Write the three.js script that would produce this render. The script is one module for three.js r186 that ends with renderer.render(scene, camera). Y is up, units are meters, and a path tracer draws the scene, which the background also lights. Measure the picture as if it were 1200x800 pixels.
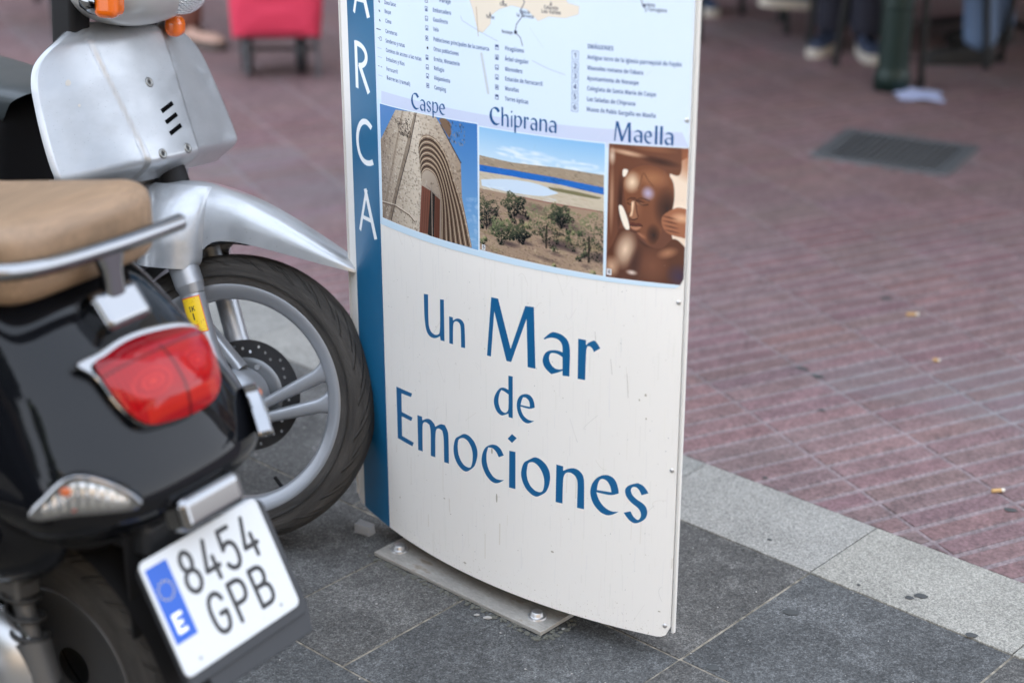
import * as THREE from 'three';
import { RoundedBoxGeometry } from 'three/addons/geometries/RoundedBoxGeometry.js';
import { MarchingCubes } from 'three/addons/objects/MarchingCubes.js';
import { mergeGeometries, mergeVertices } from 'three/addons/utils/BufferGeometryUtils.js';

// ---------------------------------------------------------------- camera, sky, sun, exposure
const scene = new THREE.Scene();
const camera = new THREE.PerspectiveCamera(22.087, 1.5, 0.05, 300);
camera.position.set(0, 1.59, 0);
camera.rotation.set(THREE.MathUtils.degToRad(-22.6), 0, 0);
camera.focus = 2.93;
camera.userData.fStop = 2.0;
const renderer = new THREE.WebGLRenderer({ antialias: true });
renderer.toneMapping = THREE.LinearToneMapping;
renderer.toneMappingExposure = 5.9;
renderer.shadowMap.enabled = true;
renderer.shadowMap.type = THREE.PCFSoftShadowMap;
const SUN = new THREE.Vector3(0.16, 0.63, -0.76).normalize();
// thin bright haze: pale blue overhead, whiter towards the horizon and round the sun
{
  const w = 512, h = 256, d = new Float32Array(w * h * 4);
  for (let j = 0; j < h; j++) for (let i = 0; i < w; i++) {
    const el = ((j + 0.5) / h - 0.5) * Math.PI, az = ((i + 0.5) / w - 0.5) * 2 * Math.PI, dx = Math.cos(el) * Math.cos(az), dy = Math.sin(el), dz = Math.cos(el) * Math.sin(az);
    const t = Math.pow(Math.max(0, dy), 0.55), glow = Math.pow(Math.max(0, dx * SUN.x + dy * SUN.y + dz * SUN.z), 12), k = (j * w + i) * 4;
    const c = dy < 0 ? [0.30, 0.29, 0.28] : [0.645 - 0.225 * t, 0.668 - 0.195 * t, 0.715 - 0.150 * t].map((x) => x * (1 + 0.5 * glow));
    d[k] = c[0]; d[k + 1] = c[1]; d[k + 2] = c[2]; d[k + 3] = 1;
  }
  const t = new THREE.DataTexture(d, w, h, THREE.RGBAFormat, THREE.FloatType); t.mapping = THREE.EquirectangularReflectionMapping; t.magFilter = t.minFilter = THREE.LinearFilter; t.wrapS = THREE.RepeatWrapping; t.needsUpdate = true;
  scene.background = t; scene.environment = t;
}
const sun = new THREE.DirectionalLight(0xffeeda, 4.6);
sun.position.copy(SUN).multiplyScalar(60);
sun.castShadow = true; sun.shadow.mapSize.set(4096, 4096);
Object.assign(sun.shadow.camera, { left: -30, right: 30, top: 30, bottom: -30, near: 1, far: 140 });
scene.add(sun, sun.target);

// ---------------------------------------------------------------- helpers
let seed = 7;
const rnd = () => { seed = (seed * 1664525 + 1013904223) >>> 0; return seed / 4294967296; };
const rr = (a, b) => a + (b - a) * rnd();
const V = (x, y, z) => new THREE.Vector3(x, y, z);
const lerp = (a, b, t) => a + (b - a) * t;
const clamp = (x, a, b) => Math.min(b, Math.max(a, x));
const smooth = (a, b, x) => { const t = clamp((x - a) / (b - a), 0, 1); return t * t * (3 - 2 * t); };
// piecewise linear / smooth table lookup, rows [x, y], x rising
const tab = (rows, x) => {
  if (x <= rows[0][0]) return rows[0][1];
  for (let i = 1; i < rows.length; i++) if (x <= rows[i][0]) { const t = (x - rows[i - 1][0]) / (rows[i][0] - rows[i - 1][0]); return lerp(rows[i - 1][1], rows[i][1], t); }
  return rows[rows.length - 1][1];
};
const curveTab = (rows) => {  // smooth version of tab
  const c = new THREE.CatmullRomCurve3(rows.map(([x, y]) => V(x, y, 0)), false, 'centripetal'), pts = c.getPoints(rows.length * 12).map((p) => [p.x, p.y]);
  return (x) => tab(pts, x);
};
const used = {};
const numbered = (n) => { const k = used[n] = (used[n] ?? -1) + 1; return k ? n + '_' + String(k).padStart(3, '0') : n; };
const lin = (r, g, b) => new THREE.Color().setRGB(r, g, b);
const mat = (color, roughness = 0.6, metalness = 0, extra = {}) => new THREE.MeshPhysicalMaterial({ color: Array.isArray(color) ? lin(...color) : color, roughness, metalness, ...extra });
function part(name, geo, material, parent) {
  const m = new THREE.Mesh(Array.isArray(geo) ? merge(geo) : geo, material);
  m.name = name; m.castShadow = m.receiveShadow = true; parent.add(m); return m;
}
function merge(list) {
  const gs = list.map((g) => { const n = g.index ? g.toNonIndexed() : g.clone(); for (const k of Object.keys(n.attributes)) if (!['position', 'normal', 'uv', 'color'].includes(k)) n.deleteAttribute(k); if (!n.attributes.uv) n.setAttribute('uv', new THREE.BufferAttribute(new Float32Array(n.attributes.position.count * 2), 2)); if (!n.attributes.normal) n.computeVertexNormals(); return n; });
  return mergeGeometries(gs);
}
function thing(name, label, category, group) {
  const o = new THREE.Group(); o.name = numbered(name); o.userData = { label, category }; if (group) o.userData.group = group; scene.add(o); return o;
}
function single(name, label, category, geo, material, group) {
  const m = part(numbered(name), geo, material, scene); m.userData = { label, category }; if (group) m.userData.group = group; return m;
}
function structure(name, geo, material, parent = scene) { const m = part(parent === scene ? numbered(name) : name, geo, material, parent); if (parent === scene) m.userData.kind = 'structure'; return m; }
function grid(nu, nv, fn, closeU = false) {   // fn(u, v) -> [x, y, z]; u, v in 0..1
  const pos = [], uv = [], idx = [];
  for (let j = 0; j <= nv; j++) for (let i = 0; i <= nu; i++) { pos.push(...fn(i / nu, j / nv)); uv.push(i / nu, j / nv); }
  for (let j = 0; j < nv; j++) for (let i = 0; i < nu; i++) { const a = j * (nu + 1) + i, b = a + 1, c = a + nu + 1, d = c + 1; idx.push(a, b, d, a, d, c); }
  const g = new THREE.BufferGeometry();
  g.setAttribute('position', new THREE.Float32BufferAttribute(pos, 3)); g.setAttribute('uv', new THREE.Float32BufferAttribute(uv, 2)); g.setIndex(idx); g.computeVertexNormals();
  if (closeU) { const n = g.attributes.normal; for (let j = 0; j <= nv; j++) { const a = j * (nu + 1), b = a + nu, v = V(n.getX(a) + n.getX(b), n.getY(a) + n.getY(b), n.getZ(a) + n.getZ(b)).normalize(); n.setXYZ(a, v.x, v.y, v.z); n.setXYZ(b, v.x, v.y, v.z); } }
  return g;
}
const rbox = (w, h, d, r = 0.004, x = 0, y = 0, z = 0, s = 2) => new RoundedBoxGeometry(w, h, d, s, Math.min(r, w / 2.01, h / 2.01, d / 2.01)).translate(x, y, z);
const tube = (pts, r, seg = 24, rad = 12, closed = false) => new THREE.TubeGeometry(new THREE.CatmullRomCurve3(pts.map((p) => V(...p)), closed), seg, r, rad, closed);
function rod(a, b, r0, r1 = r0, n = 16) {   // tapered straight rod with caps
  const A = V(...a), B = V(...b), d = B.clone().sub(A), g = new THREE.CylinderGeometry(r1, r0, d.length(), n, 1);
  g.applyQuaternion(new THREE.Quaternion().setFromUnitVectors(V(0, 1, 0), d.clone().normalize())); g.translate((A.x + B.x) / 2, (A.y + B.y) / 2, (A.z + B.z) / 2); return g;
}
const ball = (r, x, y, z, sx = 1, sy = 1, sz = 1, n = 24) => new THREE.SphereGeometry(r, n, Math.round(n * 0.7)).scale(sx, sy, sz).translate(x, y, z);
const lathe = (pts, n = 48) => new THREE.LatheGeometry(pts.map(([x, y]) => new THREE.Vector2(x, y)), n);
function extrude(pts, depth, bevel = 0, holes = []) {
  const s = new THREE.Shape(pts.map(([x, y]) => new THREE.Vector2(x, y)));
  for (const h of holes) s.holes.push(new THREE.Path(h.map(([x, y]) => new THREE.Vector2(x, y))));
  return new THREE.ExtrudeGeometry(s, { depth, bevelEnabled: bevel > 0, bevelThickness: bevel, bevelSize: bevel, bevelOffset: -bevel, bevelSegments: 3, curveSegments: 12 });
}
const smoothLoop = (pts, n = 64) => new THREE.CatmullRomCurve3(pts.map(([x, y]) => V(x, y, 0)), true, 'centripetal').getPoints(n).slice(0, n).map((p) => [p.x, p.y]);
function dome(outline, height, rings = 8, flat = 1.6) {   // a bulged lens over a closed outline in the xy plane, facing +z
  let cx = 0, cy = 0; for (const [x, y] of outline) { cx += x / outline.length; cy += y / outline.length; }
  const n = outline.length;
  return grid(n, rings, (u, v) => { const [x, y] = outline[Math.round(u * n) % n], s = 1 - v; return [cx + (x - cx) * s, cy + (y - cy) * s, height * (1 - Math.pow(s, 2 * flat))]; }, true);
}
const basis = (x, y, z, o = V(0, 0, 0)) => new THREE.Matrix4().makeBasis(x, y, z).setPosition(o);

// ---------------------------------------------------------------- computed textures
const lattice = new Float32Array(65536); for (let i = 0; i < 65536; i++) lattice[i] = rnd();
function vnoise(x, y, per, salt) {   // tileable value noise, x and y in cells, period per cells
  const xi = Math.floor(x), yi = Math.floor(y), fx = x - xi, fy = y - yi, sx = fx * fx * (3 - 2 * fx), sy = fy * fy * (3 - 2 * fy);
  const h = (a, b) => lattice[(((a % per) + per) % per * 131 + ((b % per) + per) % per * 7919 + salt * 4637) & 65535];
  return lerp(lerp(h(xi, yi), h(xi + 1, yi), sx), lerp(h(xi, yi + 1), h(xi + 1, yi + 1), sx), sy);
}
function fbm(u, v, per, oct, salt) { let s = 0, a = 0.5, t = 0; for (let o = 0; o < oct; o++) { s += a * vnoise(u * per, v * per, per, salt + o); t += a; per *= 2; a *= 0.55; } return s / t; }
function dataTex(size, fn, srgb = true, rep = 1) {   // fn(u, v, x, y) -> [r, g, b] 0..1 as displayed
  const d = new Uint8Array(size * size * 4);
  for (let y = 0; y < size; y++) for (let x = 0; x < size; x++) { const c = fn(x / size, y / size, x, y), k = (y * size + x) * 4; d[k] = clamp(c[0], 0, 1) * 255; d[k + 1] = clamp(c[1], 0, 1) * 255; d[k + 2] = clamp(c[2], 0, 1) * 255; d[k + 3] = 255; }
  const t = new THREE.DataTexture(d, size, size); t.wrapS = t.wrapT = THREE.RepeatWrapping; t.magFilter = THREE.LinearFilter; t.minFilter = THREE.LinearMipmapLinearFilter; t.generateMipmaps = true;
  if (srgb) t.colorSpace = THREE.SRGBColorSpace; t.repeat.set(rep, rep); t.needsUpdate = true; return t;
}
const gray = (v) => [v, v, v];
function canvasTex(w, h, draw) {
  const c = document.createElement('canvas'); c.width = w; c.height = h; const g = c.getContext('2d'); draw(g, w, h);
  const t = new THREE.CanvasTexture(c); t.colorSpace = THREE.SRGBColorSpace; t.magFilter = THREE.LinearFilter; t.anisotropy = 8; return t;
}
// ---------------------------------------------------------------- ground: one base sheet, dark slabs, granite border, red ribbed tiles
const AZ = THREE.MathUtils.degToRad(42.6);
const toWorld = (u, v, y = 0) => V(u * Math.cos(AZ) + v * Math.sin(AZ), y, u * Math.sin(AZ) - v * Math.cos(AZ));
const soil = mat([0.10, 0.095, 0.088], 0.95);
structure('ground', new THREE.PlaneGeometry(160, 160).rotateX(-Math.PI / 2).translate(0, -0.30, 0), soil);

const darkMap = dataTex(1024, (u, v) => {
  const big = fbm(u, v, 4, 4, 3), mid = fbm(u, v, 32, 3, 11), sp = rnd(), grain = fbm(u, v, 256, 2, 21), cl = fbm(u, v, 96, 2, 5);
  let l = 0.385 + (big - 0.5) * 0.13 + (mid - 0.5) * 0.07 + (grain - 0.5) * 0.34 + (sp - 0.5) * 0.12;
  if (cl > 0.60 && sp > 0.55) l += 0.18 * sp; if (sp > 0.985) l += 0.22; if (sp < 0.05) l -= 0.10;
  const wear = smooth(0.56, 0.70, fbm(u, v, 6, 4, 37)) * (0.02 + 0.08 * grain);
  l += wear; return [l * 1.005, l * 1.0, l * 0.985];
});
const darkBump = dataTex(512, (u, v) => gray(0.5 + (fbm(u, v, 128, 2, 61) - 0.5) * 1.0 + (rnd() - 0.5) * 0.25), false);
const lightMap = dataTex(1024, (u, v) => {
  const g = fbm(u, v, 200, 2, 13), big = fbm(u, v, 5, 4, 17), sp = rnd();
  let l = 0.70 + (g - 0.5) * 0.38 + (big - 0.5) * 0.10 + (sp - 0.5) * 0.12; if (sp > 0.93) l += 0.10; if (sp < 0.07) l -= 0.17; return [l * 1.0, l * 0.995, l * 0.975];
});
const redMap = dataTex(2048, (u, v) => {
  const grain = fbm(u, v, 512, 2, 23), mid = fbm(u, v, 60, 3, 29), big = fbm(u, v, 5, 4, 31), st = smooth(0.56, 0.68, fbm(u, v, 4, 5, 47)), sp = rnd();
  let l = 0.80 + (grain - 0.5) * 0.34 + (mid - 0.5) * 0.16 + (big - 0.5) * 0.14; if (sp > 0.985) l += 0.14; if (sp < 0.02) l -= 0.16;
  const w = st * (0.22 + 0.40 * mid);
  return [lerp(l, 0.76, w), lerp(l, 0.88, w), lerp(l, 0.89, w)];
});
const slabMats = [[1, 1, 1], [0.86, 0.87, 0.89], [1.15, 1.13, 1.1], [0.95, 0.98, 1.01], [1.06, 1.03, 1.0]].map((c) => mat(c.map((x) => x * 0.50), 0.72, 0, { map: darkMap, bumpMap: darkBump, bumpScale: 0.0012 }));
const borderMats = [[1, 1, 1], [0.93, 0.94, 0.95], [1.05, 1.04, 1.0]].map((c) => mat([c[0], c[1] * 0.98, c[2] * 0.94].map((x) => x * 0.55), 0.8, 0, { map: lightMap, bumpMap: darkBump, bumpScale: 0.0010 }));
const mortarMap = dataTex(512, (u, v) => { const l = 0.52 + (fbm(u, v, 40, 4, 71) - 0.5) * 0.5; return [l * 1.04, l, l * 0.93]; });

// a paving piece: convex polygon in (u, v) metres, chamfered top at height top
function paver(poly, top, thick, ch, uvs, uo, vo) {
  let cu = 0, cv = 0; for (const [a, b] of poly) { cu += a / poly.length; cv += b / poly.length; }
  const inset = poly.map((p, i) => {   // move each corner inwards along both edge normals
    const q = poly[(i + poly.length - 1) % poly.length], r = poly[(i + 1) % poly.length];
    const n = (a, b) => { const dx = b[0] - a[0], dy = b[1] - a[1], l = Math.hypot(dx, dy) || 1; let nx = -dy / l, ny = dx / l; if ((cu - a[0]) * nx + (cv - a[1]) * ny < 0) { nx = -nx; ny = -ny; } return [nx, ny]; };
    const a = n(q, p), b = n(p, r), k = 1 / Math.max(0.35, 1 + a[0] * b[0] + a[1] * b[1]);
    return [p[0] + (a[0] + b[0]) * ch * k, p[1] + (a[1] + b[1]) * ch * k];
  });
  const pos = [], uv = [], P = (p, y) => { const w = toWorld(p[0], p[1], y); pos.push(w.x, w.y, w.z); uv.push((p[0] + uo) / uvs, (p[1] + vo) / uvs); };
  const tri = (a, ya, b, yb, c, yc) => { P(a, ya); P(b, yb); P(c, yc); };
  let area = 0; for (let i = 0; i < poly.length; i++) { const a = poly[i], b = poly[(i + 1) % poly.length]; area += a[0] * b[1] - b[0] * a[1]; }
  const o = area > 0 ? (i, j) => [i, j] : (i, j) => [j, i];
  for (let i = 1; i + 1 < poly.length; i++) { const [j, k] = o(i, i + 1); tri(inset[0], top, inset[j], top, inset[k], top); }
  for (let i = 0; i < poly.length; i++) {
    const [a, b] = o(i, (i + 1) % poly.length), lo = top - ch * 0.8;
    tri(poly[a], lo, poly[b], lo, inset[b], top); tri(poly[a], lo, inset[b], top, inset[a], top);
    tri(poly[a], top - thick, poly[b], top - thick, poly[b], lo); tri(poly[a], top - thick, poly[b], lo, poly[a], lo);
  }
  const g = new THREE.BufferGeometry(); g.setAttribute('position', new THREE.Float32BufferAttribute(pos, 3)); g.setAttribute('uv', new THREE.Float32BufferAttribute(uv, 2)); g.computeVertexNormals(); return g;
}
const flatSheet = (poly, y, uvs) => {
  const pos = [], uv = []; for (let i = 1; i + 1 < poly.length; i++) for (const k of [0, i, i + 1]) { const w = toWorld(poly[k][0], poly[k][1], y); pos.push(w.x, w.y, w.z); uv.push(poly[k][0] / uvs, poly[k][1] / uvs); }
  const g = new THREE.BufferGeometry(); g.setAttribute('position', new THREE.Float32BufferAttribute(pos, 3)); g.setAttribute('uv', new THREE.Float32BufferAttribute(uv, 2)); g.computeVertexNormals(); return g;
};
// whether a ground point lies near the view of the street corner that is built piece by piece
const seen = (u, v, m = 1.12) => { const p = toWorld(u, v).project(camera); return Math.abs(p.x) < m && Math.abs(p.y) < m && p.z < 1; };
camera.updateMatrixWorld(); camera.updateProjectionMatrix();

// dark slabs
const dark = structure('slab_pavement', flatSheet([[-9, -4], [6, -4], [6, 2.379], [-9, 2.379]], -0.0014, 0.5), mat([0.78, 0.75, 0.70], 0.95, 0, { map: mortarMap }));
const rowsV = [2.3775, 1.997, 1.606, 1.216, 0.826, 0.436, 0.046];
const rowJoints = [[-1.46, 0.3985], [-1.46, 0.395, [-2.065]], [-1.66, 0.395], [-1.46, 0.395], [-1.66, 0.395], [-1.46, 0.395]];
for (let r = 0; r < 6; r++) {
  const [j0, step, extra = []] = rowJoints[r], js = [...extra]; for (let k = -16; k < 12; k++) js.push(j0 + k * step);
  if (r === 1) js.splice(js.findIndex((x) => Math.abs(x - (j0 - 2 * step)) < 1e-6), 1);
  js.sort((a, b) => a - b);
  for (let i = 0; i + 1 < js.length; i++) {
    const u0 = js[i] + 0.002, u1 = js[i + 1] - 0.002, v0 = rowsV[r + 1] + 0.002, v1 = rowsV[r] - (r ? 0.002 : 0.0005);
    if (![[u0, v0], [u1, v0], [u0, v1], [u1, v1], [(u0 + u1) / 2, (v0 + v1) / 2]].some(([a, b]) => seen(a, b, 1.35))) continue;
    const j = () => rr(-0.0008, 0.0008);
    part('slab', paver([[u0 + j(), v0 + j()], [u1 + j(), v0 + j()], [u1 + j(), v1], [u0 + j(), v1]], rr(-0.0006, 0.0006), 0.03, 0.0010, 0.6, rr(0, 9), rr(0, 9)), slabMats[Math.floor(rnd() * 5)], dark);
  }
}
// granite border
const border = structure('granite_border', flatSheet([[-9, 2.377], [6, 2.377], [6, 2.609], [-9, 2.609]], -0.016, 0.5), soil);
for (let k = -14; k < 9; k++) {
  const u0 = -1.46 + k * 0.397, u1 = u0 + 0.397;
  if (![[u0, 2.5], [u1, 2.5]].some(([a, b]) => seen(a, b, 1.5))) continue;
  part('granite_block', paver([[u0 + 0.0012, 2.379], [u1 - 0.0012, 2.379], [u1 - 0.0012, 2.603], [u0 + 0.0012, 2.603]], 0.0022 + rr(-0.0004, 0.0004), 0.03, 0.0016, 0.5, rr(0, 9), rr(0, 9)), borderMats[Math.floor(rnd() * 3)], border);
}
// red ribbed tiles: rotated against the border, four ribs each
const D = [0.375, 0.927], Q = [0.927, -0.375];   // along the ribs, across them, in (u, v)
const dq = (d, q) => [d * D[0] + q * Q[0], d * D[1] + q * Q[1]];
function clipV(poly, v0) {
  const out = []; for (let i = 0; i < poly.length; i++) { const a = poly[i], b = poly[(i + 1) % poly.length], ia = a[1] >= v0, ib = b[1] >= v0; if (ia) out.push(a); if (ia !== ib) { const t = (v0 - a[1]) / (b[1] - a[1]); out.push([lerp(a[0], b[0], t), v0]); } }
  return out;
}
const grateC = [-2.75, 4.803], grateE = toWorld(-2.469, 4.686).sub(toWorld(-2.903, 4.583)), grateTurn = -Math.atan2(grateE.z, grateE.x), grateSize = [0.445, 0.355];
const grateCorner = (sx, sz) => { const c = toWorld(...grateC), x = sx * grateSize[0] / 2, z = sz * grateSize[1] / 2, cs = Math.cos(grateTurn), sn = Math.sin(grateTurn), X = c.x + x * cs + z * sn, Z = c.z - x * sn + z * cs; return [X * Math.cos(AZ) + Z * Math.sin(AZ), X * Math.sin(AZ) - Z * Math.cos(AZ)]; };
function tileBed() {
  const sh = new THREE.Shape([[-30, 2.6072], [12, 2.6072], [12, 40], [-30, 40]].map((p) => new THREE.Vector2(...p))); sh.holes.push(new THREE.Path([[-0.93, -0.9], [0.93, -0.9], [0.93, 0.9], [-0.93, 0.9]].map(([a, b]) => new THREE.Vector2(...grateCorner(a, b)))));
  const g = new THREE.ShapeGeometry(sh).toNonIndexed(), p = g.attributes.position, uv = g.attributes.uv; for (let i = 0; i < p.count; i++) { const u = p.getX(i), v = p.getY(i), w = toWorld(u, v, -0.0026); p.setXYZ(i, w.x, w.y, w.z); uv.setXY(i, u / 2.6, v / 2.6); }
  g.deleteAttribute('normal'); g.computeVertexNormals(); return g;
}
const overGrate = (poly) => { const [a, b, c] = [grateCorner(-1, -1), grateCorner(1, -1), grateCorner(-1, 1)], ex = [b[0] - a[0], b[1] - a[1]], ey = [c[0] - a[0], c[1] - a[1]], lx = ex[0] ** 2 + ex[1] ** 2, ly = ey[0] ** 2 + ey[1] ** 2; for (let i = 0; i < poly.length; i++) for (let k = 0; k < 8; k++) { const p = poly[i], q = poly[(i + 1) % poly.length], t = k / 8, d = [lerp(p[0], q[0], t) - a[0], lerp(p[1], q[1], t) - a[1]], s = (d[0] * ex[0] + d[1] * ex[1]) / lx, r = (d[0] * ey[0] + d[1] * ey[1]) / ly; if (s > 0.02 && s < 0.98 && r > 0.02 && r < 0.98) return true; } return false; };
const red = structure('tile_pavement', tileBed(), mat([0.325, 0.255, 0.262], 0.8, 0, { map: redMap }));
const tileMats = [[1, 1, 1], [0.96, 0.965, 0.98], [1.03, 1.0, 0.99], [0.98, 1.01, 1.015], [1.01, 0.98, 0.975]].map((c) => mat(c, 0.62, 0, { map: redMap, vertexColors: true }));
const RIB = [0.262, 0.164, 0.167];
function paint(g, c) { const n = g.attributes.position.count, a = new Float32Array(n * 3); for (let i = 0; i < n; i++) a.set(c, i * 3); g.setAttribute('color', new THREE.BufferAttribute(a, 3)); return g; }
function tile(d0, q0) {
  const TL = 0.238, TW = 0.2308, e = 0.0002, gs = [], tint = rr(0.95, 1.05);
  const base = clipV([dq(d0 + e, q0 + e), dq(d0 + TL - e, q0 + e), dq(d0 + TL - e, q0 + TW - e), dq(d0 + e, q0 + TW - e)], 2.6075);
  if (base.length < 3) return null;
  for (let k = 0; k < 4; k++) {
    const a = q0 + k * TW / 4 + 0.0072, b = q0 + (k + 1) * TW / 4 - 0.0072;
    const p = clipV([dq(d0 + 0.0045, a), dq(d0 + TL - 0.0045, a), dq(d0 + TL - 0.0045, b), dq(d0 + 0.0045, b)], 2.6085);
    if (p.length < 3) continue;
    const col = RIB.map((c) => c * tint * rr(0.96, 1.04)), top = 0.0002 + rr(-0.0004, 0.0004), put = (q) => gs.push(paint(paver(q, top, 0.0032, 0.0018, 2.6, 0, 0), col));
    if (!overGrate(p)) put(p); else for (let i = 0; i < 12; i++) { const d1 = d0 + 0.0045 + i * 0.01908, q = [dq(d1, a), dq(d1 + 0.01908, a), dq(d1 + 0.01908, b), dq(d1, b)]; if (!overGrate(q)) put(q); }
  }
  return gs.length ? merge(gs) : null;
}
const cand = [];
for (let i = -4; i < 60; i++) for (let k = -60; k < 60; k++) {
  const d0 = 1.931 + i * 0.238, q0 = -2.646 + (k * 4 - 2) * 0.0577, [u, v] = dq(d0 + 0.119, q0 + 0.115);
  if (v < 2.45 || !seen(u, v, 1.6)) continue;
  const w = toWorld(u, v); cand.push({ d0, q0, far: w.distanceTo(camera.position), inView: seen(u, v, 1.08) });
}
cand.sort((a, b) => (b.inView - a.inView) || a.far - b.far);
const restTiles = [];
cand.forEach((c, i) => { const g = tile(c.d0, c.q0); if (!g) return; if (c.inView && i < 300) part('ribbed_tile', g, tileMats[Math.floor(rnd() * 5)], red); else restTiles.push(g); });
if (restTiles.length) { const m = part('ribbed_tiles', mergeGeometries(restTiles), tileMats[0], red); m.userData.kind = 'stuff'; }

// ---------------------------------------------------------------- the two street fronts that shade and light the place (outside the frame)
function streetFront(name, label, x0, x1, z, depth, h, faceZ, wallColor, storeys, bays) {
  const t = thing(name, label, 'building');
  const plaster = mat(wallColor, 0.9, 0, { map: dataTex(256, (u, v) => gray(0.86 + (fbm(u, v, 8, 4, 91) - 0.5) * 0.25)) });
  const w = x1 - x0, bw = w / bays, sh = h / storeys, s = faceZ, glass = mat([0.03, 0.035, 0.04], 0.08), frame = mat([0.25, 0.16, 0.09], 0.6), stone = mat([0.42, 0.38, 0.32], 0.85);
  t.position.set((x0 + x1) / 2, 0, z);
  part('wall', rbox(w, h, depth, 0.02, 0, h / 2, -s * depth / 2), plaster, t);
  part('cornice', rbox(w + 0.3, 0.35, 0.5, 0.05, 0, h - 0.18, s * 0.2), stone, t);
  for (let r = 0; r < storeys; r++) for (let b = 0; b < bays; b++) {
    const x = -w / 2 + (b + 0.5) * bw, y = r * sh + 0.45 + sh * 0.34, ww = bw * 0.40, hh = sh * 0.62;
    const win = part('window', rbox(ww, hh, 0.08, 0.01, x, y, s * 0.045), glass, t);
    part('frame', [rbox(ww + 0.16, 0.10, 0.16, 0.01, x, y + hh / 2 + 0.05, s * 0.075), rbox(ww + 0.3, 0.09, 0.26, 0.01, x, y - hh / 2 - 0.045, s * 0.125), rbox(0.09, hh, 0.16, 0.01, x - ww / 2 - 0.045, y, s * 0.078), rbox(0.09, hh, 0.16, 0.01, x + ww / 2 + 0.045, y, s * 0.078), rbox(0.05, hh, 0.04, 0.005, x, y, s * 0.105)], frame, win);
  }
  if (s < 0) for (let b = 0; b < 7; b++) part('shopfront', rbox(w / 7 - 0.7, 3.9, 0.12, 0.02, -w / 2 + (b + 0.5) * w / 7, 2.05, s * 0.30), glass, t);
  return t;
}
streetFront('cafe_building', 'tall shaded building behind the cafe tables', -26, 26, -14, 9, 19, 1, [0.36, 0.33, 0.29], 4, 14);
streetFront('sunlit_building', 'ochre building with its front in full sun across the street', -7, 27, 15, 8, 12, -1, [0.62, 0.50, 0.36], 3, 9);
{
  const t = thing('awning', 'dark green cloth awning over the cafe tables', 'awning'); t.position.set(3.6, 0, -8.8);
  const cloth = mat([0.02, 0.05, 0.04], 0.9), steel = mat([0.05, 0.06, 0.06], 0.5, 0.6);
  part('canopy', grid(24, 10, (u, v) => [-3.4 + 7.0 * u, 2.75 - 0.83 * v - 0.03 * Math.sin(u * Math.PI * 6) ** 2, -5.0 + 9.5 * v]), cloth, t);
  part('valance', grid(48, 3, (u, v) => [-3.4 + 7.0 * u, 1.92 - 0.16 * v - (v > 0.9 ? 0.03 * Math.abs(Math.sin(u * 60)) : 0), 4.5 + 0.01 * Math.sin(u * 50)]), cloth, t);
  for (const x of [-2.9, 0.3, 3.5]) part('arm', rod([x, 2.72, -5.0], [x, 1.89, 4.48], 0.02), steel, t);
}

// street trees behind the camera, mirrored in the chrome and the black paint
{
  const bark = mat([0.12, 0.09, 0.065], 0.95), leafMat = mat([0.075, 0.115, 0.03], 0.7, 0, { side: THREE.DoubleSide });
  const leaf = new THREE.BufferGeometry(); leaf.setAttribute('position', new THREE.Float32BufferAttribute([0, 0, 0, 0.05, 0.05, 0.01, 0, 0.13, -0.01, -0.05, 0.05, 0.01], 3)); leaf.setIndex([0, 1, 2, 0, 2, 3]); leaf.computeVertexNormals();
  for (const [x, z, h, label] of [[-5.2, 1.6, 6.4, 'leafy street tree beside the row of scooters'], [-2.2, 6.5, 7.0, 'leafy street tree across from the sign in front of the ochre building'], [5.6, 6.8, 6.2, 'smaller leafy street tree facing the granite border'], [-8.2, 4.6, 6.8, 'leafy street tree farthest along the row of scooters'], [-4.9, 9.2, 7.2, 'tall leafy street tree close to the ochre building']]) {
    const t = thing('street_tree', label, 'tree', 'street trees along the kerb'); t.position.set(x, 0, z);
    const limbs = [rod([0, -0.02, 0], [0.05, h * 0.38, 0.03], 0.16, 0.11)], tips = [];
    for (let k = 0; k < 7; k++) { const a = k * 0.9 + x, q = rr(0.9, 1.5), e = [q * Math.cos(a), h * rr(0.55, 0.85), q * Math.sin(a)]; limbs.push(tube([[0.05, h * 0.36, 0.03], [e[0] * 0.4, h * 0.5, e[2] * 0.4], e], 0.05, 12, 8)); tips.push(e); }
    part('trunk', limbs, bark, t);
    const crown = new THREE.InstancedMesh(leaf, leafMat, 3600), m = new THREE.Matrix4(), qn = new THREE.Quaternion();
    for (let i = 0; i < 3600; i++) { const e = tips[i % tips.length], rad = 0.95 * Math.cbrt(rnd()), a = rnd() * 6.283, b = Math.acos(rr(-1, 1)); m.compose(V(e[0] + rad * Math.sin(b) * Math.cos(a), e[1] + rad * 0.8 * Math.cos(b), e[2] + rad * Math.sin(b) * Math.sin(a)), qn.setFromEuler(new THREE.Euler(rnd() * 6, rnd() * 6, rnd() * 6)), V(1, 1, 1).multiplyScalar(rr(1.9, 3.2))); crown.setMatrixAt(i, m); }
    crown.name = 'crown'; crown.userData.kind = 'stuff'; t.add(crown);
  }
}
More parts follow.
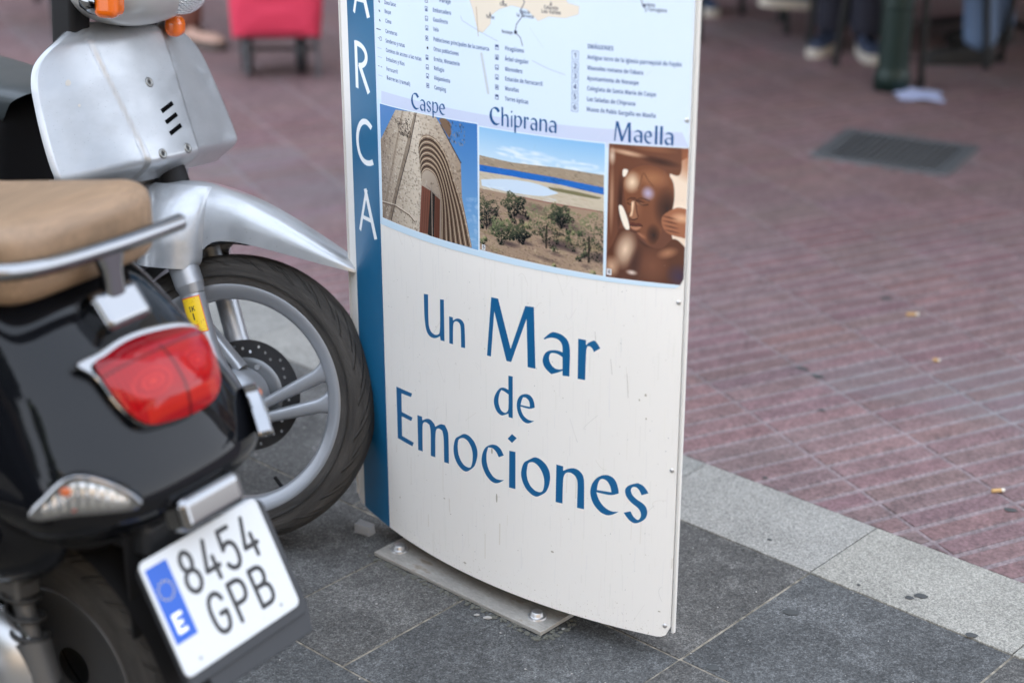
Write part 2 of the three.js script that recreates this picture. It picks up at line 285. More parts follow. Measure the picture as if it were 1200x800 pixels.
// ---------------------------------------------------------------- information sign; all print positions in millimetres on the unrolled front: x along the arc, y above ground
const PRINT = {"letters":{"U":[[[255.6,538.0],[266.9,540.0],[266.3,496.9],[267.5,481.8],[272.9,474.1],[281.7,471.8],[289.4,473.7],[296.7,479.7],[297.5,540.3],[307.0,541.9],[307.0,467.7],[297.2,466.7],[295.9,474.0],[289.3,469.0],[280.4,465.2],[270.4,464.8],[262.6,469.4],[258.3,479.0],[255.9,498.4]]],"n":[[[319.4,516.1],[328.2,516.6],[328.5,511.1],[337.3,517.4],[345.4,518.8],[352.2,516.2],[356.1,510.5],[356.5,470.0],[347.1,468.7],[347.1,504.9],[344.2,511.0],[338.3,512.8],[332.2,510.6],[328.6,505.0],[327.7,468.5],[319.0,467.8]]],"M":[[[415.2,575.0],[429.7,575.8],[455.2,495.2],[484.3,576.3],[500.8,578.3],[504.5,473.2],[489.3,472.2],[486.9,555.6],[456.2,472.7],[446.6,472.0],[421.4,552.5],[413.9,471.1],[405.4,470.7]]],"a":[[[519.6,528.9],[534.1,543.7],[544.5,544.7],[555.5,542.7],[563.7,536.9],[567.8,528.3],[569.0,513.2],[567.9,474.8],[555.7,473.6],[555.6,481.9],[545.3,475.9],[534.9,471.2],[525.7,476.2],[520.0,482.6],[517.8,489.8],[519.8,499.4],[524.0,506.2],[531.0,511.3],[540.7,513.9],[549.0,514.5],[555.2,513.3],[555.0,524.2],[551.5,531.0],[544.6,534.6],[534.9,534.3],[526.6,531.1],[521.7,528.1]],[[555.3,505.4],[546.3,508.8],[538.0,508.8],[532.4,506.8],[529.7,499.1],[531.2,491.7],[536.1,485.1],[542.4,482.1],[549.4,482.4],[555.5,484.5]]],"r":[[[583.0,542.7],[596.9,543.3],[596.8,534.4],[602.1,540.6],[611.2,545.5],[616.4,542.2],[621.7,534.4],[610.9,525.9],[608.2,531.7],[603.6,534.5],[599.7,533.7],[597.2,525.6],[596.5,475.1],[583.2,474.3]]],"d":[[[450.6,447.0],[459.4,447.7],[459.4,373.2],[451.0,373.0],[450.7,379.2],[443.6,375.2],[436.5,371.1],[427.8,374.0],[422.2,381.1],[419.4,391.1],[420.7,400.9],[426.3,412.0],[433.5,420.7],[442.1,423.4],[450.6,421.7]],[[451.1,413.6],[442.9,416.6],[435.8,417.6],[431.9,410.9],[429.5,399.4],[429.7,391.4],[433.4,381.7],[439.6,378.1],[445.1,378.6],[449.8,383.7],[451.0,392.1]]],"e":[[[502.5,380.2],[495.2,374.9],[488.6,371.9],[480.3,373.4],[472.8,380.7],[468.5,390.3],[467.4,400.7],[469.7,410.7],[475.0,418.7],[484.6,424.0],[493.5,424.3],[499.4,419.9],[502.4,412.8],[503.6,404.5],[493.6,399.1],[475.0,399.0],[476.5,391.2],[481.8,383.2],[489.3,379.3],[496.7,379.0]],[[475.4,401.6],[477.2,410.0],[480.2,416.8],[486.1,417.8],[492.1,414.0],[493.9,407.9],[494.0,402.9]]],"E":[[[168.0,337.8],[216.1,341.4],[212.7,333.7],[183.5,330.5],[183.0,294.3],[215.4,295.4],[211.9,287.4],[182.6,285.9],[181.9,247.2],[217.7,247.6],[213.3,238.9],[167.9,237.6]]],"m":[[[230.3,305.3],[243.3,306.9],[244.0,300.0],[256.7,308.1],[266.9,310.1],[276.7,305.4],[279.4,300.3],[293.6,310.8],[304.6,312.0],[311.9,303.4],[313.6,291.9],[313.4,242.1],[301.1,240.7],[301.3,287.7],[297.5,299.5],[287.8,301.2],[279.3,294.1],[277.9,241.6],[265.8,240.2],[267.1,287.8],[263.7,298.8],[255.0,300.8],[247.5,298.2],[243.7,289.7],[243.3,240.2],[230.4,238.5]]],"o":[[[331.4,297.1],[341.9,304.7],[352.2,312.4],[364.2,312.0],[376.0,304.7],[382.7,291.7],[382.6,278.9],[376.5,260.0],[369.5,252.0],[356.2,241.0],[345.0,242.0],[333.7,249.4],[326.6,261.6],[325.1,275.7],[328.1,289.6]],[[338.7,298.0],[350.0,304.2],[360.1,301.9],[368.0,293.3],[371.8,281.8],[371.2,267.1],[367.5,253.8],[361.4,250.9],[351.3,251.5],[343.2,257.6],[337.1,268.5],[335.7,280.9],[336.5,290.8]]],"c":[[[440.8,253.8],[430.7,245.8],[422.3,241.9],[412.0,242.9],[400.7,251.2],[393.1,264.8],[391.3,275.4],[394.3,290.7],[401.1,303.2],[414.3,312.1],[425.5,314.0],[434.6,309.7],[440.6,299.7],[430.0,293.3],[424.5,301.9],[416.2,306.4],[406.8,304.2],[402.9,291.9],[402.8,277.5],[406.5,264.3],[414.9,254.3],[423.3,250.6],[430.7,251.1]]],"i":[[[458.0,344.1],[467.6,339.4],[458.0,328.0],[449.1,333.2]],[[452.3,311.9],[465.0,313.4],[465.1,245.0],[451.7,243.7]]],"o2":[[[482.5,299.8],[491.1,306.2],[503.8,315.7],[514.7,315.2],[526.4,308.4],[533.1,297.8],[534.8,285.8],[532.5,271.1],[526.8,257.7],[518.5,250.6],[508.5,243.3],[498.2,244.5],[487.0,251.5],[480.0,262.0],[476.1,275.1],[478.2,288.3]],[[491.1,301.5],[500.5,306.1],[509.8,303.0],[517.4,295.0],[522.4,283.9],[523.4,271.7],[521.0,258.4],[515.2,253.5],[505.0,253.7],[495.6,259.6],[489.5,269.6],[487.7,281.7],[489.1,293.1]]],"n2":[[[546.0,313.5],[558.8,313.8],[558.9,305.6],[568.4,312.0],[577.9,315.7],[587.3,314.6],[595.2,308.1],[598.1,298.1],[598.6,246.2],[585.6,245.4],[586.2,287.3],[585.2,296.3],[581.2,303.0],[573.3,306.3],[565.3,304.7],[560.6,298.4],[558.9,287.8],[558.4,245.8],[545.4,244.9]]],"e2":[[[660.1,256.9],[651.3,250.1],[640.9,245.3],[628.7,247.7],[617.8,256.6],[611.4,267.4],[608.8,280.7],[611.6,295.3],[619.0,307.1],[628.7,315.1],[639.2,318.5],[649.7,315.9],[655.8,307.4],[659.1,295.9],[659.5,289.9],[646.0,282.9],[620.3,282.8],[623.6,272.0],[631.4,261.6],[640.6,256.1],[649.7,254.4]],[[621.0,286.8],[622.3,297.9],[625.9,307.3],[631.8,310.2],[639.4,307.4],[644.9,298.8],[647.0,288.8]]],"s":[[[669.0,257.4],[680.6,262.4],[685.2,254.2],[691.9,249.5],[695.5,250.4],[699.0,257.3],[698.0,264.8],[693.5,271.5],[681.6,278.0],[673.3,286.2],[670.2,293.9],[670.7,301.6],[676.4,308.2],[686.4,313.5],[692.2,315.8],[700.9,312.8],[706.8,306.4],[709.9,301.0],[698.5,295.5],[695.4,302.5],[690.2,307.5],[685.1,307.9],[680.9,304.7],[679.9,299.1],[682.7,292.1],[690.1,286.1],[701.9,281.0],[707.8,274.6],[709.5,265.7],[707.0,255.9],[700.0,248.2],[688.5,241.8],[679.6,245.2],[673.5,251.5]]]},"words":[["C",233.3,254.4,880.7,852.5],["a",256.2,270.4,873.2,853.3],["s",273.0,284.3,873.5,854.7],["p",287.4,302.2,875.3,847.8],["e",303.5,318.0,875.7,856.6],["C",413.8,435.1,891.1,861.5],["h",437.9,452.1,892.9,862.9],["i",455.9,459.6,890.5,864.3],["p",462.7,478.0,884.8,856.3],["r",480.9,490.8,885.3,865.9],["a",492.8,505.9,885.5,865.2],["n",509.5,523.6,886.6,866.7],["a",526.4,540.5,886.7,867.1],["M",637.2,664.4,901.4,870.6],["a",668.5,682.5,891.6,871.9],["e",684.7,697.4,892.4,872.3],["l",701.7,705.5,901.3,873.2],["l",709.4,713.5,901.6,873.7],["a",716.4,730.4,893.6,873.6]],"band":[["A",57.8,116.2,1050.1,978.4],["R",56.1,110.4,931.4,850.6],["C",51.9,116.1,802.6,723.9],["A",51.6,118.0,677.8,595.2]],"bandL":[[36.3,994.2],[35.7,743.6],[39.6,487.1],[30.8,45.4]],"bandR":[[131.6,987.1],[135.3,839.9],[134.1,670.5],[127.2,409.5],[130.8,42.7]],"church":{"rect":[[140.8,841.8],[389.3,857.8],[389.6,648.2],[139.1,641.7]],"facade":[[189.1,840.8],[248.9,848.8],[291.1,854.3],[306.8,840.2],[352.0,785.1],[353.7,729.8],[374.9,649.7],[139.1,640.8],[139.4,777.5]],"tower":[[302.8,848.6],[315.0,853.9],[328.9,848.2],[331.6,830.5],[326.3,822.1],[309.4,838.9]],"edge":[[247.1,848.4],[225.7,784.0],[198.0,720.0],[167.8,645.5]],"arch0":[[250.8,785.8],[253.7,801.4],[266.6,812.4],[290.0,812.9],[316.3,792.4],[336.3,752.1],[355.8,707.7],[372.5,651.8]],"arch1":[[256.8,734.1],[258.9,747.9],[270.7,757.0],[288.5,753.5],[299.0,736.3],[305.0,715.0],[302.3,645.4]],"d1":[[256.6,728.3],[279.3,724.2],[271.5,648.4],[248.0,645.1]],"d2":[[290.3,719.1],[302.8,714.4],[299.5,645.4],[285.7,645.8]],"gap":[[279.4,724.9],[290.4,719.9],[285.6,645.0],[269.8,646.8]],"carve":[[183.2,827.5],[230.6,833.9],[229.4,801.8],[201.5,801.3]],"roof":[[306.8,840.2],[352.1,787.0]],"corn":[[133.2,668.0],[182.8,673.2],[221.3,667.5],[236.4,659.7]]},"lake":{"rect":[[391.6,854.3],[623.7,864.9],[624.9,654.3],[391.0,650.3]],"hill":[[391.2,807.8],[458.0,808.3],[544.8,814.9],[622.1,815.3],[622.5,793.7],[537.4,795.2],[458.0,789.5],[391.0,791.4]],"river":[[392.4,792.4],[458.0,796.4],[537.4,798.5],[622.5,796.0],[622.7,784.7],[548.9,788.6],[458.0,786.1],[392.3,781.9]],"sand":[[391.4,782.4],[458.0,786.7],[548.9,789.3],[622.7,785.3],[623.4,755.2],[392.0,752.1]],"salt":[[395.3,768.6],[449.6,781.0],[510.4,783.7],[545.3,774.4],[518.4,763.9],[458.0,759.5],[397.4,758.5]],"red":[[478.6,755.5],[549.3,756.4],[619.8,757.3]],"isl":[[526.0,781.3],[575.1,782.9],[618.6,779.7],[615.1,775.8],[567.8,776.6],[529.9,776.9]],"earth":[[391.5,753.8],[478.6,757.2],[549.3,758.1],[623.3,758.5],[625.0,653.6],[391.0,649.5]],"trees":[[406.1,718.0,19.467699999999997,0],[463.0,740.3,15.104249999999999,1],[436.7,692.7,16.1112,2],[472.6,696.0,12.083399999999997,1],[523.5,721.4,26.180699999999998,2],[549.5,739.3,13.425999999999998,1],[599.0,717.1,29.537199999999995,2]],"num":[[400.2,656.7]]},"bust":{"rect":[[628.5,866.1],[760.2,874.0],[762.0,659.6],[628.2,654.0]],"arm":[[626.8,864.3],[734.7,869.7],[740.6,838.9],[726.4,837.2],[706.8,846.0],[671.0,841.5],[654.7,828.1],[649.1,788.5],[651.8,746.4],[633.9,707.1],[627.7,675.9],[626.8,791.7]],"head":[[655.1,815.3],[664.7,831.1],[687.4,843.6],[713.3,843.6],[729.8,831.3],[735.3,809.6],[734.5,790.3],[725.5,773.0],[719.8,749.5],[714.0,729.1],[697.8,723.6],[680.7,737.5],[666.7,758.5],[659.3,783.5]],"torso":[[627.7,675.9],[637.1,720.9],[653.5,749.9],[677.7,727.2],[704.5,717.9],[723.4,740.2],[743.4,723.2],[757.3,695.5],[760.4,660.1],[628.2,654.0]],"hand":[[725.5,773.0],[744.3,785.0],[757.3,776.9],[759.8,754.6],[726.3,750.4]],"hi":[[665.0,819.9],[698.5,801.8]],"cheek":[[654.1,723.6]],"num":[[634.3,663.5]],"light":[[739.5,867.1],[762.7,874.3],[763.8,771.3],[744.2,786.6],[748.4,801.6],[740.8,832.5]],"warm":[[732.7,751.2],[761.5,751.6],[760.9,725.5],[746.6,723.7]],"sliv":[[652.7,779.3],[657.8,778.4],[673.2,743.0],[667.2,742.1],[654.8,763.3]],"sliv2":[[652.9,834.3],[661.2,835.4],[656.5,823.5],[653.2,821.5]]},"text":[["Zona base",164.6,1013.1,33.4,"s"],["Bosque",164.6,998.7,18.8,"s"],["Cima",165.8,983.3,18.0,"s"],["Carreteras",165.3,966.5,34.2,"s"],["Senderos y rutas",165.2,950.8,54.8,"s"],["Caminos de acceso a las rutas",165.2,935.5,97.5,"s"],["Embalses y Ríos",165.2,920.7,52.9,"s"],["Ferrocarril",165.2,904.4,33.4,"s"],["Barreras (ramal)",165.2,889.9,66.9,"s"],["Paraje",308.3,1038.6,26.0,"b"],["Embarcadero",292.4,1021.3,42.2,"b"],["Gasolinera",292.6,1006.3,34.3,"b"],["Vela",292.8,991.3,12.9,"b"],["Poblaciones principales de la comarca",292.7,975.5,121.4,"b"],["Otras poblaciones",292.9,959.9,57.5,"b"],["Ermita, Monasterio",292.8,944.0,59.6,"b"],["Refugio",293.0,929.3,24.1,"b"],["Alojamiento",292.9,913.9,37.6,"b"],["Camping",292.8,898.4,27.8,"b"],["Piragüismo",444.9,984.6,36.0,"b"],["Árbol singular",444.9,968.6,44.3,"b"],["Merendero",444.9,953.0,33.3,"b"],["Estación de ferrocarril",444.8,938.0,70.2,"b"],["Murallas",444.8,922.9,26.5,"b"],["Torres ópticas",444.8,907.1,44.6,"b"],["IMÁGENES",591.0,1006.6,42.2,"b"],["Antigua torre de la iglesia parroquial de Fayón",590.9,990.8,147.5,"b"],["Mausoleo romano de Fabara",591.2,974.9,89.7,"b"],["Ayuntamiento de Nonaspe",591.3,959.3,83.0,"b"],["Colegiata de Santa María de Caspe",591.3,944.1,110.2,"b"],["Las Saladas de Chiprana",591.2,928.0,78.7,"b"],["Museo de Pablo Gargallo en Maella",591.1,912.6,111.0,"b"],["Cima",435.0,1050.4,13.7,"m"],["Torroc",408.0,1028.0,17.1,"m"],["Batea de",472.5,1044.0,19.0,"m"],["la Terreta",466.9,1038.1,31.4,"m"],["Nonaspe",438.6,1009.6,21.4,"m"],["Calaceite",516.2,1055.9,25.1,"m"],["Los Valles",511.5,1049.4,34.2,"m"],["a Batea",680.5,1076.0,15.1,"m"],["y Tarragona",680.7,1069.5,32.8,"m"]],"icons":[[277.5,1034.0],[277.1,1020.5],[277.2,1005.3],[277.4,990.4],[277.0,974.1],[278.4,958.9],[276.7,943.5],[276.9,928.1],[277.1,913.7],[277.3,898.2],[429.3,983.9],[429.2,968.5],[429.1,952.9],[429.1,937.8],[429.0,922.2],[428.9,906.8]],"nums":[[571.0,990.7],[571.1,974.8],[571.3,959.5],[571.2,943.9],[571.3,928.5],[571.2,912.6]],"dots":[[149.1,1011.6],[149.0,996.4],[149.3,981.0],[145.7,965.7],[149.7,951.1],[146.8,934.7],[147.2,920.0],[147.1,904.4],[147.1,889.0]],"map":{"land":[[371.6,1054.4],[380.7,1035.2],[388.1,1013.4],[392.0,1002.5],[401.8,1002.8],[416.8,1017.5],[418.4,1031.3],[434.4,1042.4],[457.2,1050.9],[484.8,1048.8],[506.3,1033.7],[524.7,1042.6],[552.9,1043.7],[575.4,1051.7],[576.4,1063.7],[557.7,1066.1],[550.0,1076.1]],"road":[[477.9,1065.7],[481.5,1058.4],[475.2,1047.6],[479.3,1039.3],[467.0,1024.2],[464.2,1011.5],[473.9,1004.9],[478.1,993.1]],"node":[465.0,1011.6],"tri":[[416.0,1033.2],[441.6,1055.7],[528.4,1062.4]],"scr":[[[355.3,1021.3],[358.4,1014.8],[392.6,1003.8],[431.3,993.3]],[[496.0,972.9],[525.4,964.5],[554.1,959.3]],[[388.4,1039.6],[392.0,995.6]],[[398.4,968.9],[411.6,910.5]]]},"stripe":[[147.6,864.1],[389.6,873.7],[609.2,885.8],[743.1,895.5],[757.1,867.5],[609.8,857.1],[389.3,847.7],[146.1,837.9]],"printB":[[131.7,628.7],[266.3,633.3],[387.2,638.5],[523.4,642.9],[628.7,646.3],[698.7,651.0],[752.4,657.4],[762.4,672.4]],"chk":[[-2.7,987.2],[772.7,1089.7],[774.7,1017.1],[770.9,68.1],[761.7,45.0],[458.0,1058.8]],"sign":{"A":[-0.292,-2.945],"B":[0.265,-2.45],"R":1.0404311594202889,"half":0.3662374468350039,"AL":762.089702867339,"cen":[0.6318028145101833,-3.4236286215801455]},"screws":[[753.4,631.5],[753.3,348.7],[751.6,65.4],[755.2,914.5]]};
const SG = PRINT.sign, AL = SG.AL / 1000, SR = SG.R, SH = SG.half;
const chord = V(SG.B[0] - SG.A[0], 0, SG.B[1] - SG.A[1]), CL = chord.length();
const sign = thing('information_sign', 'curved white municipal information sign with blue lettering on a bolted steel base', 'sign');
sign.position.set((SG.A[0] + SG.B[0]) / 2, 0, (SG.A[1] + SG.B[1]) / 2);
sign.rotation.y = -Math.atan2(chord.z, chord.x);
sign.updateMatrixWorld();
const SAG = 0.069, arcPt = (s, off = 0) => { const th = s / SR - SH, r = SR + off; return [r * Math.sin(th), SAG - SR + r * Math.cos(th)]; };   // s metres from the start of the arc -> local x, z
function arcSheet(s0, s1, y0, y1, off, thick, nu, nv, uvOf, back = 1) {   // y0 a number or a function of s; a bent sheet with thickness
  const yb = typeof y0 === 'function' ? y0 : () => y0, pos = [], uv = [], idx = [], S = (i) => lerp(s0, s1, i / nu);
  const put = (s, y, o) => { const [x, z] = arcPt(s, o); pos.push(x, y, z * back); uv.push(...uvOf(s, y)); };
  for (const o of [off, off - thick]) for (let j = 0; j <= nv; j++) for (let i = 0; i <= nu; i++) put(S(i), lerp(yb(S(i)), y1, j / nv), o);
  const W = nu + 1, N = W * (nv + 1);
  for (let j = 0; j < nv; j++) for (let i = 0; i < nu; i++) { const a = j * W + i, b = a + 1, c = a + W, d = c + 1; idx.push(a, b, d, a, d, c, N + a, N + d, N + b, N + a, N + c, N + d); }
  const g = new THREE.BufferGeometry(); g.setAttribute('position', new THREE.Float32BufferAttribute(pos, 3)); g.setAttribute('uv', new THREE.Float32BufferAttribute(uv, 2)); g.setIndex(idx); g.computeVertexNormals();
  // edges
  const ring = []; for (let i = 0; i <= nu; i++) ring.push(i); for (let j = 1; j <= nv; j++) ring.push(j * W + nu); for (let i = nu - 1; i >= 0; i--) ring.push(nv * W + i); for (let j = nv - 1; j >= 0; j--) ring.push(j * W);
  const ep = []; const at = (k) => [pos[k * 3], pos[k * 3 + 1], pos[k * 3 + 2]];
  for (let k = 0; k + 1 < ring.length; k++) { const a = at(ring[k]), b = at(ring[k + 1]), c = at(ring[k] + N), d = at(ring[k + 1] + N); ep.push(...a, ...c, ...d, ...a, ...d, ...b); }
  const e = new THREE.BufferGeometry(); e.setAttribute('position', new THREE.Float32BufferAttribute(ep, 3)); const eu = new Float32Array(ep.length / 3 * 2); for (let i = 0; i < eu.length; i += 2) { eu[i] = 0.004; eu[i + 1] = 0.5; } e.setAttribute('uv', new THREE.BufferAttribute(eu, 2)); e.computeVertexNormals();
  return merge([g, e]);
}
const BLUE = '#116092', INK = '#1a5086';
const tracePoly = (g, X, Y, polys) => { g.beginPath(); for (const p of polys) { const q = smoothIfRound(p); q.forEach(([x, y], i) => (i ? g.lineTo(X(x), Y(y)) : g.moveTo(X(x), Y(y)))); g.closePath(); } g.fill('evenodd'); };
function smoothIfRound(p) {   // rounds gentle corners of a traced outline, keeps sharp ones
  let q = p;
  for (let it = 0; it < 2; it++) {
    const out = [];
    for (let i = 0; i < q.length; i++) {
      const a = q[(i + q.length - 1) % q.length], b = q[i], c = q[(i + 1) % q.length], d1 = [b[0] - a[0], b[1] - a[1]], d2 = [c[0] - b[0], c[1] - b[1]];
      const cs = (d1[0] * d2[0] + d1[1] * d2[1]) / (Math.hypot(...d1) * Math.hypot(...d2) || 1);
      if (cs < 0.62) out.push(b); else out.push([b[0] - d1[0] * 0.22, b[1] - d1[1] * 0.22], [b[0] + d2[0] * 0.22, b[1] + d2[1] * 0.22]);
    }
    q = out;
  }
  return q;
}
// lower white panel with the slogan, fine scratches, specks and run marks
const PH = 0.70, panelTex = canvasTex(2048, 1880, (g, w, h) => {
  const X = (x) => x / SG.AL * w, Y = (y) => h - y / (PH * 1000) * h, k = w / SG.AL;
  g.fillStyle = '#f1eee8'; g.fillRect(0, 0, w, h);
  for (let i = 0; i < 900; i++) { g.fillStyle = `rgba(${rnd() < 0.6 ? '150,140,120' : '120,125,135'},${rr(0.01, 0.05)})`; const x = rnd() * w, y = rnd() * h, l = rr(8, 160); g.fillRect(x, y, rr(1, 7), l); }
  g.fillStyle = BLUE;
  for (const polys of Object.values(PRINT.letters)) tracePoly(g, X, Y, polys);
  // chips in the lettering
  for (const [x, y] of [[152, 508], [238, 372], [395, 190]]) { g.fillStyle = 'rgba(205,208,205,.55)'; g.beginPath(); g.ellipse(X(x), Y(y), 5, 3, 0.4, 0, 7); g.fill(); }
  // dirt specks
  for (let i = 0; i < 300; i++) { g.fillStyle = `rgba(${rnd() < 0.5 ? '95,85,65' : '70,75,80'},${rr(0.08, 0.5)})`; g.beginPath(); g.ellipse(rnd() * w, rnd() * h, rr(0.6, 2.6), rr(0.6, 3), rnd() * 3, 0, 7); g.fill(); }
  for (const [x, y, a, b] of [[300, 170, 4, 2], [540, 150, 5, 3], [735, 90, 4, 2], [415, 300, 3, 9], [425, 215, 3, 14], [700, 470, 3, 4], [690, 460, 2, 3], [702, 430, 2, 3], [588, 480, 1, 3], [170, 120, 2, 3], [350, 62, 6, 3]]) { g.fillStyle = 'rgba(110,98,75,.45)'; g.beginPath(); g.ellipse(X(x), Y(y), a * 1.6, b * 1.6, 0, 0, 7); g.fill(); }
  g.lineCap = 'round';
  for (let i = 0; i < 46; i++) { g.strokeStyle = `rgba(${rnd() < 0.5 ? '120,118,112' : '150,140,118'},${rr(0.10, 0.34)})`; g.lineWidth = rr(0.6, 1.8); g.beginPath(); const x = rnd() * w, y = rnd() * h; g.moveTo(x, y); g.quadraticCurveTo(x + rr(-40, 40), y + rr(-60, 60), x + rr(-70, 70), y + rr(-120, 120)); g.stroke(); }
  for (let i = 0; i < 26; i++) { const x = rnd() * w, y = h * rr(0.55, 0.93), l = rr(40, 170); g.strokeStyle = `rgba(140,120,85,${rr(0.06, 0.2)})`; g.lineWidth = rr(2, 7); g.beginPath(); g.moveTo(x, y); g.lineTo(x + rr(-4, 4), y + l); g.stroke(); }
  for (let i = 0; i < 700; i++) { const y = h - Math.abs(rr(0, 1) * rr(0, 1)) * 170 - 100; g.fillStyle = `rgba(120,105,80,${rr(0.05, 0.3)})`; g.fillRect(rnd() * w, y, rr(1, 5), rr(1, 6)); }
  g.strokeStyle = 'rgba(90,85,75,.5)'; g.lineWidth = 1.4; for (const [x, y, l] of [[640, 520, 26], [668, 500, 40], [612, 560, 22]]) { g.beginPath(); g.moveTo(X(x), Y(y)); g.lineTo(X(x + 3), Y(y - l)); g.stroke(); }
});
const white = mat([1, 1, 1], 0.36, 0, { map: panelTex, clearcoat: 0.15, clearcoatRoughness: 0.35 });
const whitePlain = mat([0.66, 0.64, 0.60], 0.5);
const corner = (s) => { const r = 0.024, e = 0.7555 - s; return 0.042 + (e < r ? r - Math.sqrt(Math.max(0, r * r - (r - e) ** 2)) : 0) + (s < 0.02 ? 0.012 * (1 - s / 0.02) : 0); };
part('front_panel', arcSheet(0.004, 0.7555, corner, 1.95, 0, 0.004, 96, 40, (s, y) => [s / AL, Math.min(y / PH, 1)]), white, sign);
part('back_panel', arcSheet(0.004, 0.7555, corner, 1.95, 0, 0.004, 48, 12, (s, y) => [0.004, 0.5], -1), whitePlain, sign);
// blue band with white capitals
const bandS = [0.0345, 0.131], bandY = [0.05, 1.9];
const capital = (g, ch, x, y, w, h, lw) => {   // slim capitals drawn with strokes of changing width
  const L = (pts, a = 1) => { g.lineWidth = lw * a; g.beginPath(); pts.forEach(([u, v], i) => (i ? g.lineTo(x + u * w, y + v * h) : g.moveTo(x + u * w, y + v * h))); g.stroke(); };
  g.lineCap = 'butt'; g.lineJoin = 'miter';
  if (ch === 'A') { L([[0.06, 1], [0.52, 0.0]], 0.8); L([[0.44, 0.0], [0.94, 1]], 1.15); L([[0.2, 0.66], [0.76, 0.64]], 0.8); }
  if (ch === 'R') { L([[0.14, 0], [0.14, 1]], 1.1); g.lineWidth = lw; g.beginPath(); g.moveTo(x + 0.1 * w, y + 0.05 * h); g.bezierCurveTo(x + 1.05 * w, y - 0.02 * h, x + 1.0 * w, y + 0.46 * h, x + 0.3 * w, y + 0.5 * h); g.stroke(); L([[0.34, 0.46], [0.92, 1]], 1.15); }
  if (ch === 'C') { g.lineWidth = lw * 1.05; g.beginPath(); g.moveTo(x + 0.92 * w, y + 0.14 * h); g.bezierCurveTo(x + 0.5 * w, y - 0.12 * h, x + 0.08 * w, y + 0.25 * h, x + 0.09 * w, y + 0.55 * h); g.bezierCurveTo(x + 0.1 * w, y + 0.95 * h, x + 0.5 * w, y + 1.08 * h, x + 0.95 * w, y + 0.88 * h); g.stroke(); }
};
const bandTex = canvasTex(256, 2048, (g, w, h) => {
  g.fillStyle = '#11638d'; g.fillRect(0, 0, w, h);
  for (let i = 0; i < 260; i++) { g.fillStyle = `rgba(${rnd() < 0.5 ? '200,215,225' : '10,40,70'},${rr(0.03, 0.14)})`; g.fillRect(rnd() * w, rnd() * h, rr(0.5, 2.5), rr(0.5, 4)); }
  const kx = w / (bandS[1] - bandS[0]) / 1000, ky = h / (bandY[1] - bandY[0]) / 1000;
  g.strokeStyle = '#f3f5f6';
  g.save(); g.scale(kx, ky);
  for (const [ch, x0, x1, yt, yb] of PRINT.band) capital(g, ch, x0 - bandS[0] * 1000, bandY[1] * 1000 - yt, x1 - x0, yt - yb, 9.5);
  g.restore();
});
part('blue_band', arcSheet(bandS[0], bandS[1], 0.0425, 1.9, 0.0006, 0.0006, 12, 8, (s, y) => [(s - bandS[0]) / (bandS[1] - bandS[0]), (y - bandY[0]) / (bandY[1] - bandY[0])]), mat([1, 1, 1], 0.3, 0, { map: bandTex, clearcoat: 0.25, clearcoatRoughness: 0.25 }), sign);
// printed sheet: map, key, three pictures
const MS = [131.5, 754], MY = [622, 1118];
const glyphBox = (polys) => { let a = 1e9, b = -1e9, c = 1e9, d = -1e9; for (const p of polys) for (const [x, y] of p) { a = Math.min(a, x); b = Math.max(b, x); c = Math.min(c, y); d = Math.max(d, y); } return [a, b, c, d]; };
function glyph(name) {   // outlines for the place names, from the slogan's alphabet
  const L = PRINT.letters;
  if (name === 'C') return L.c; if (name === 'l') return [[[0, 0], [14, 0], [14, 100], [0, 100]]];
  if (name === 'p') { const [a, b, c, d] = glyphBox(L.d); return L.d.map((p) => p.map(([x, y]) => [a + b - x, c + d - y])); }
  if (name === 'h') { const [a, b, c, d] = glyphBox(L.n2), s = (d - c); return [L.n2[0], [[a, c], [a + (b - a) * 0.24, c], [a + (b - a) * 0.24, c + s * 1.5], [a, c + s * 1.5]]]; }
  if (name === 'n') return L.n2; if (name === 'e') return L.e2; return L[name];
}
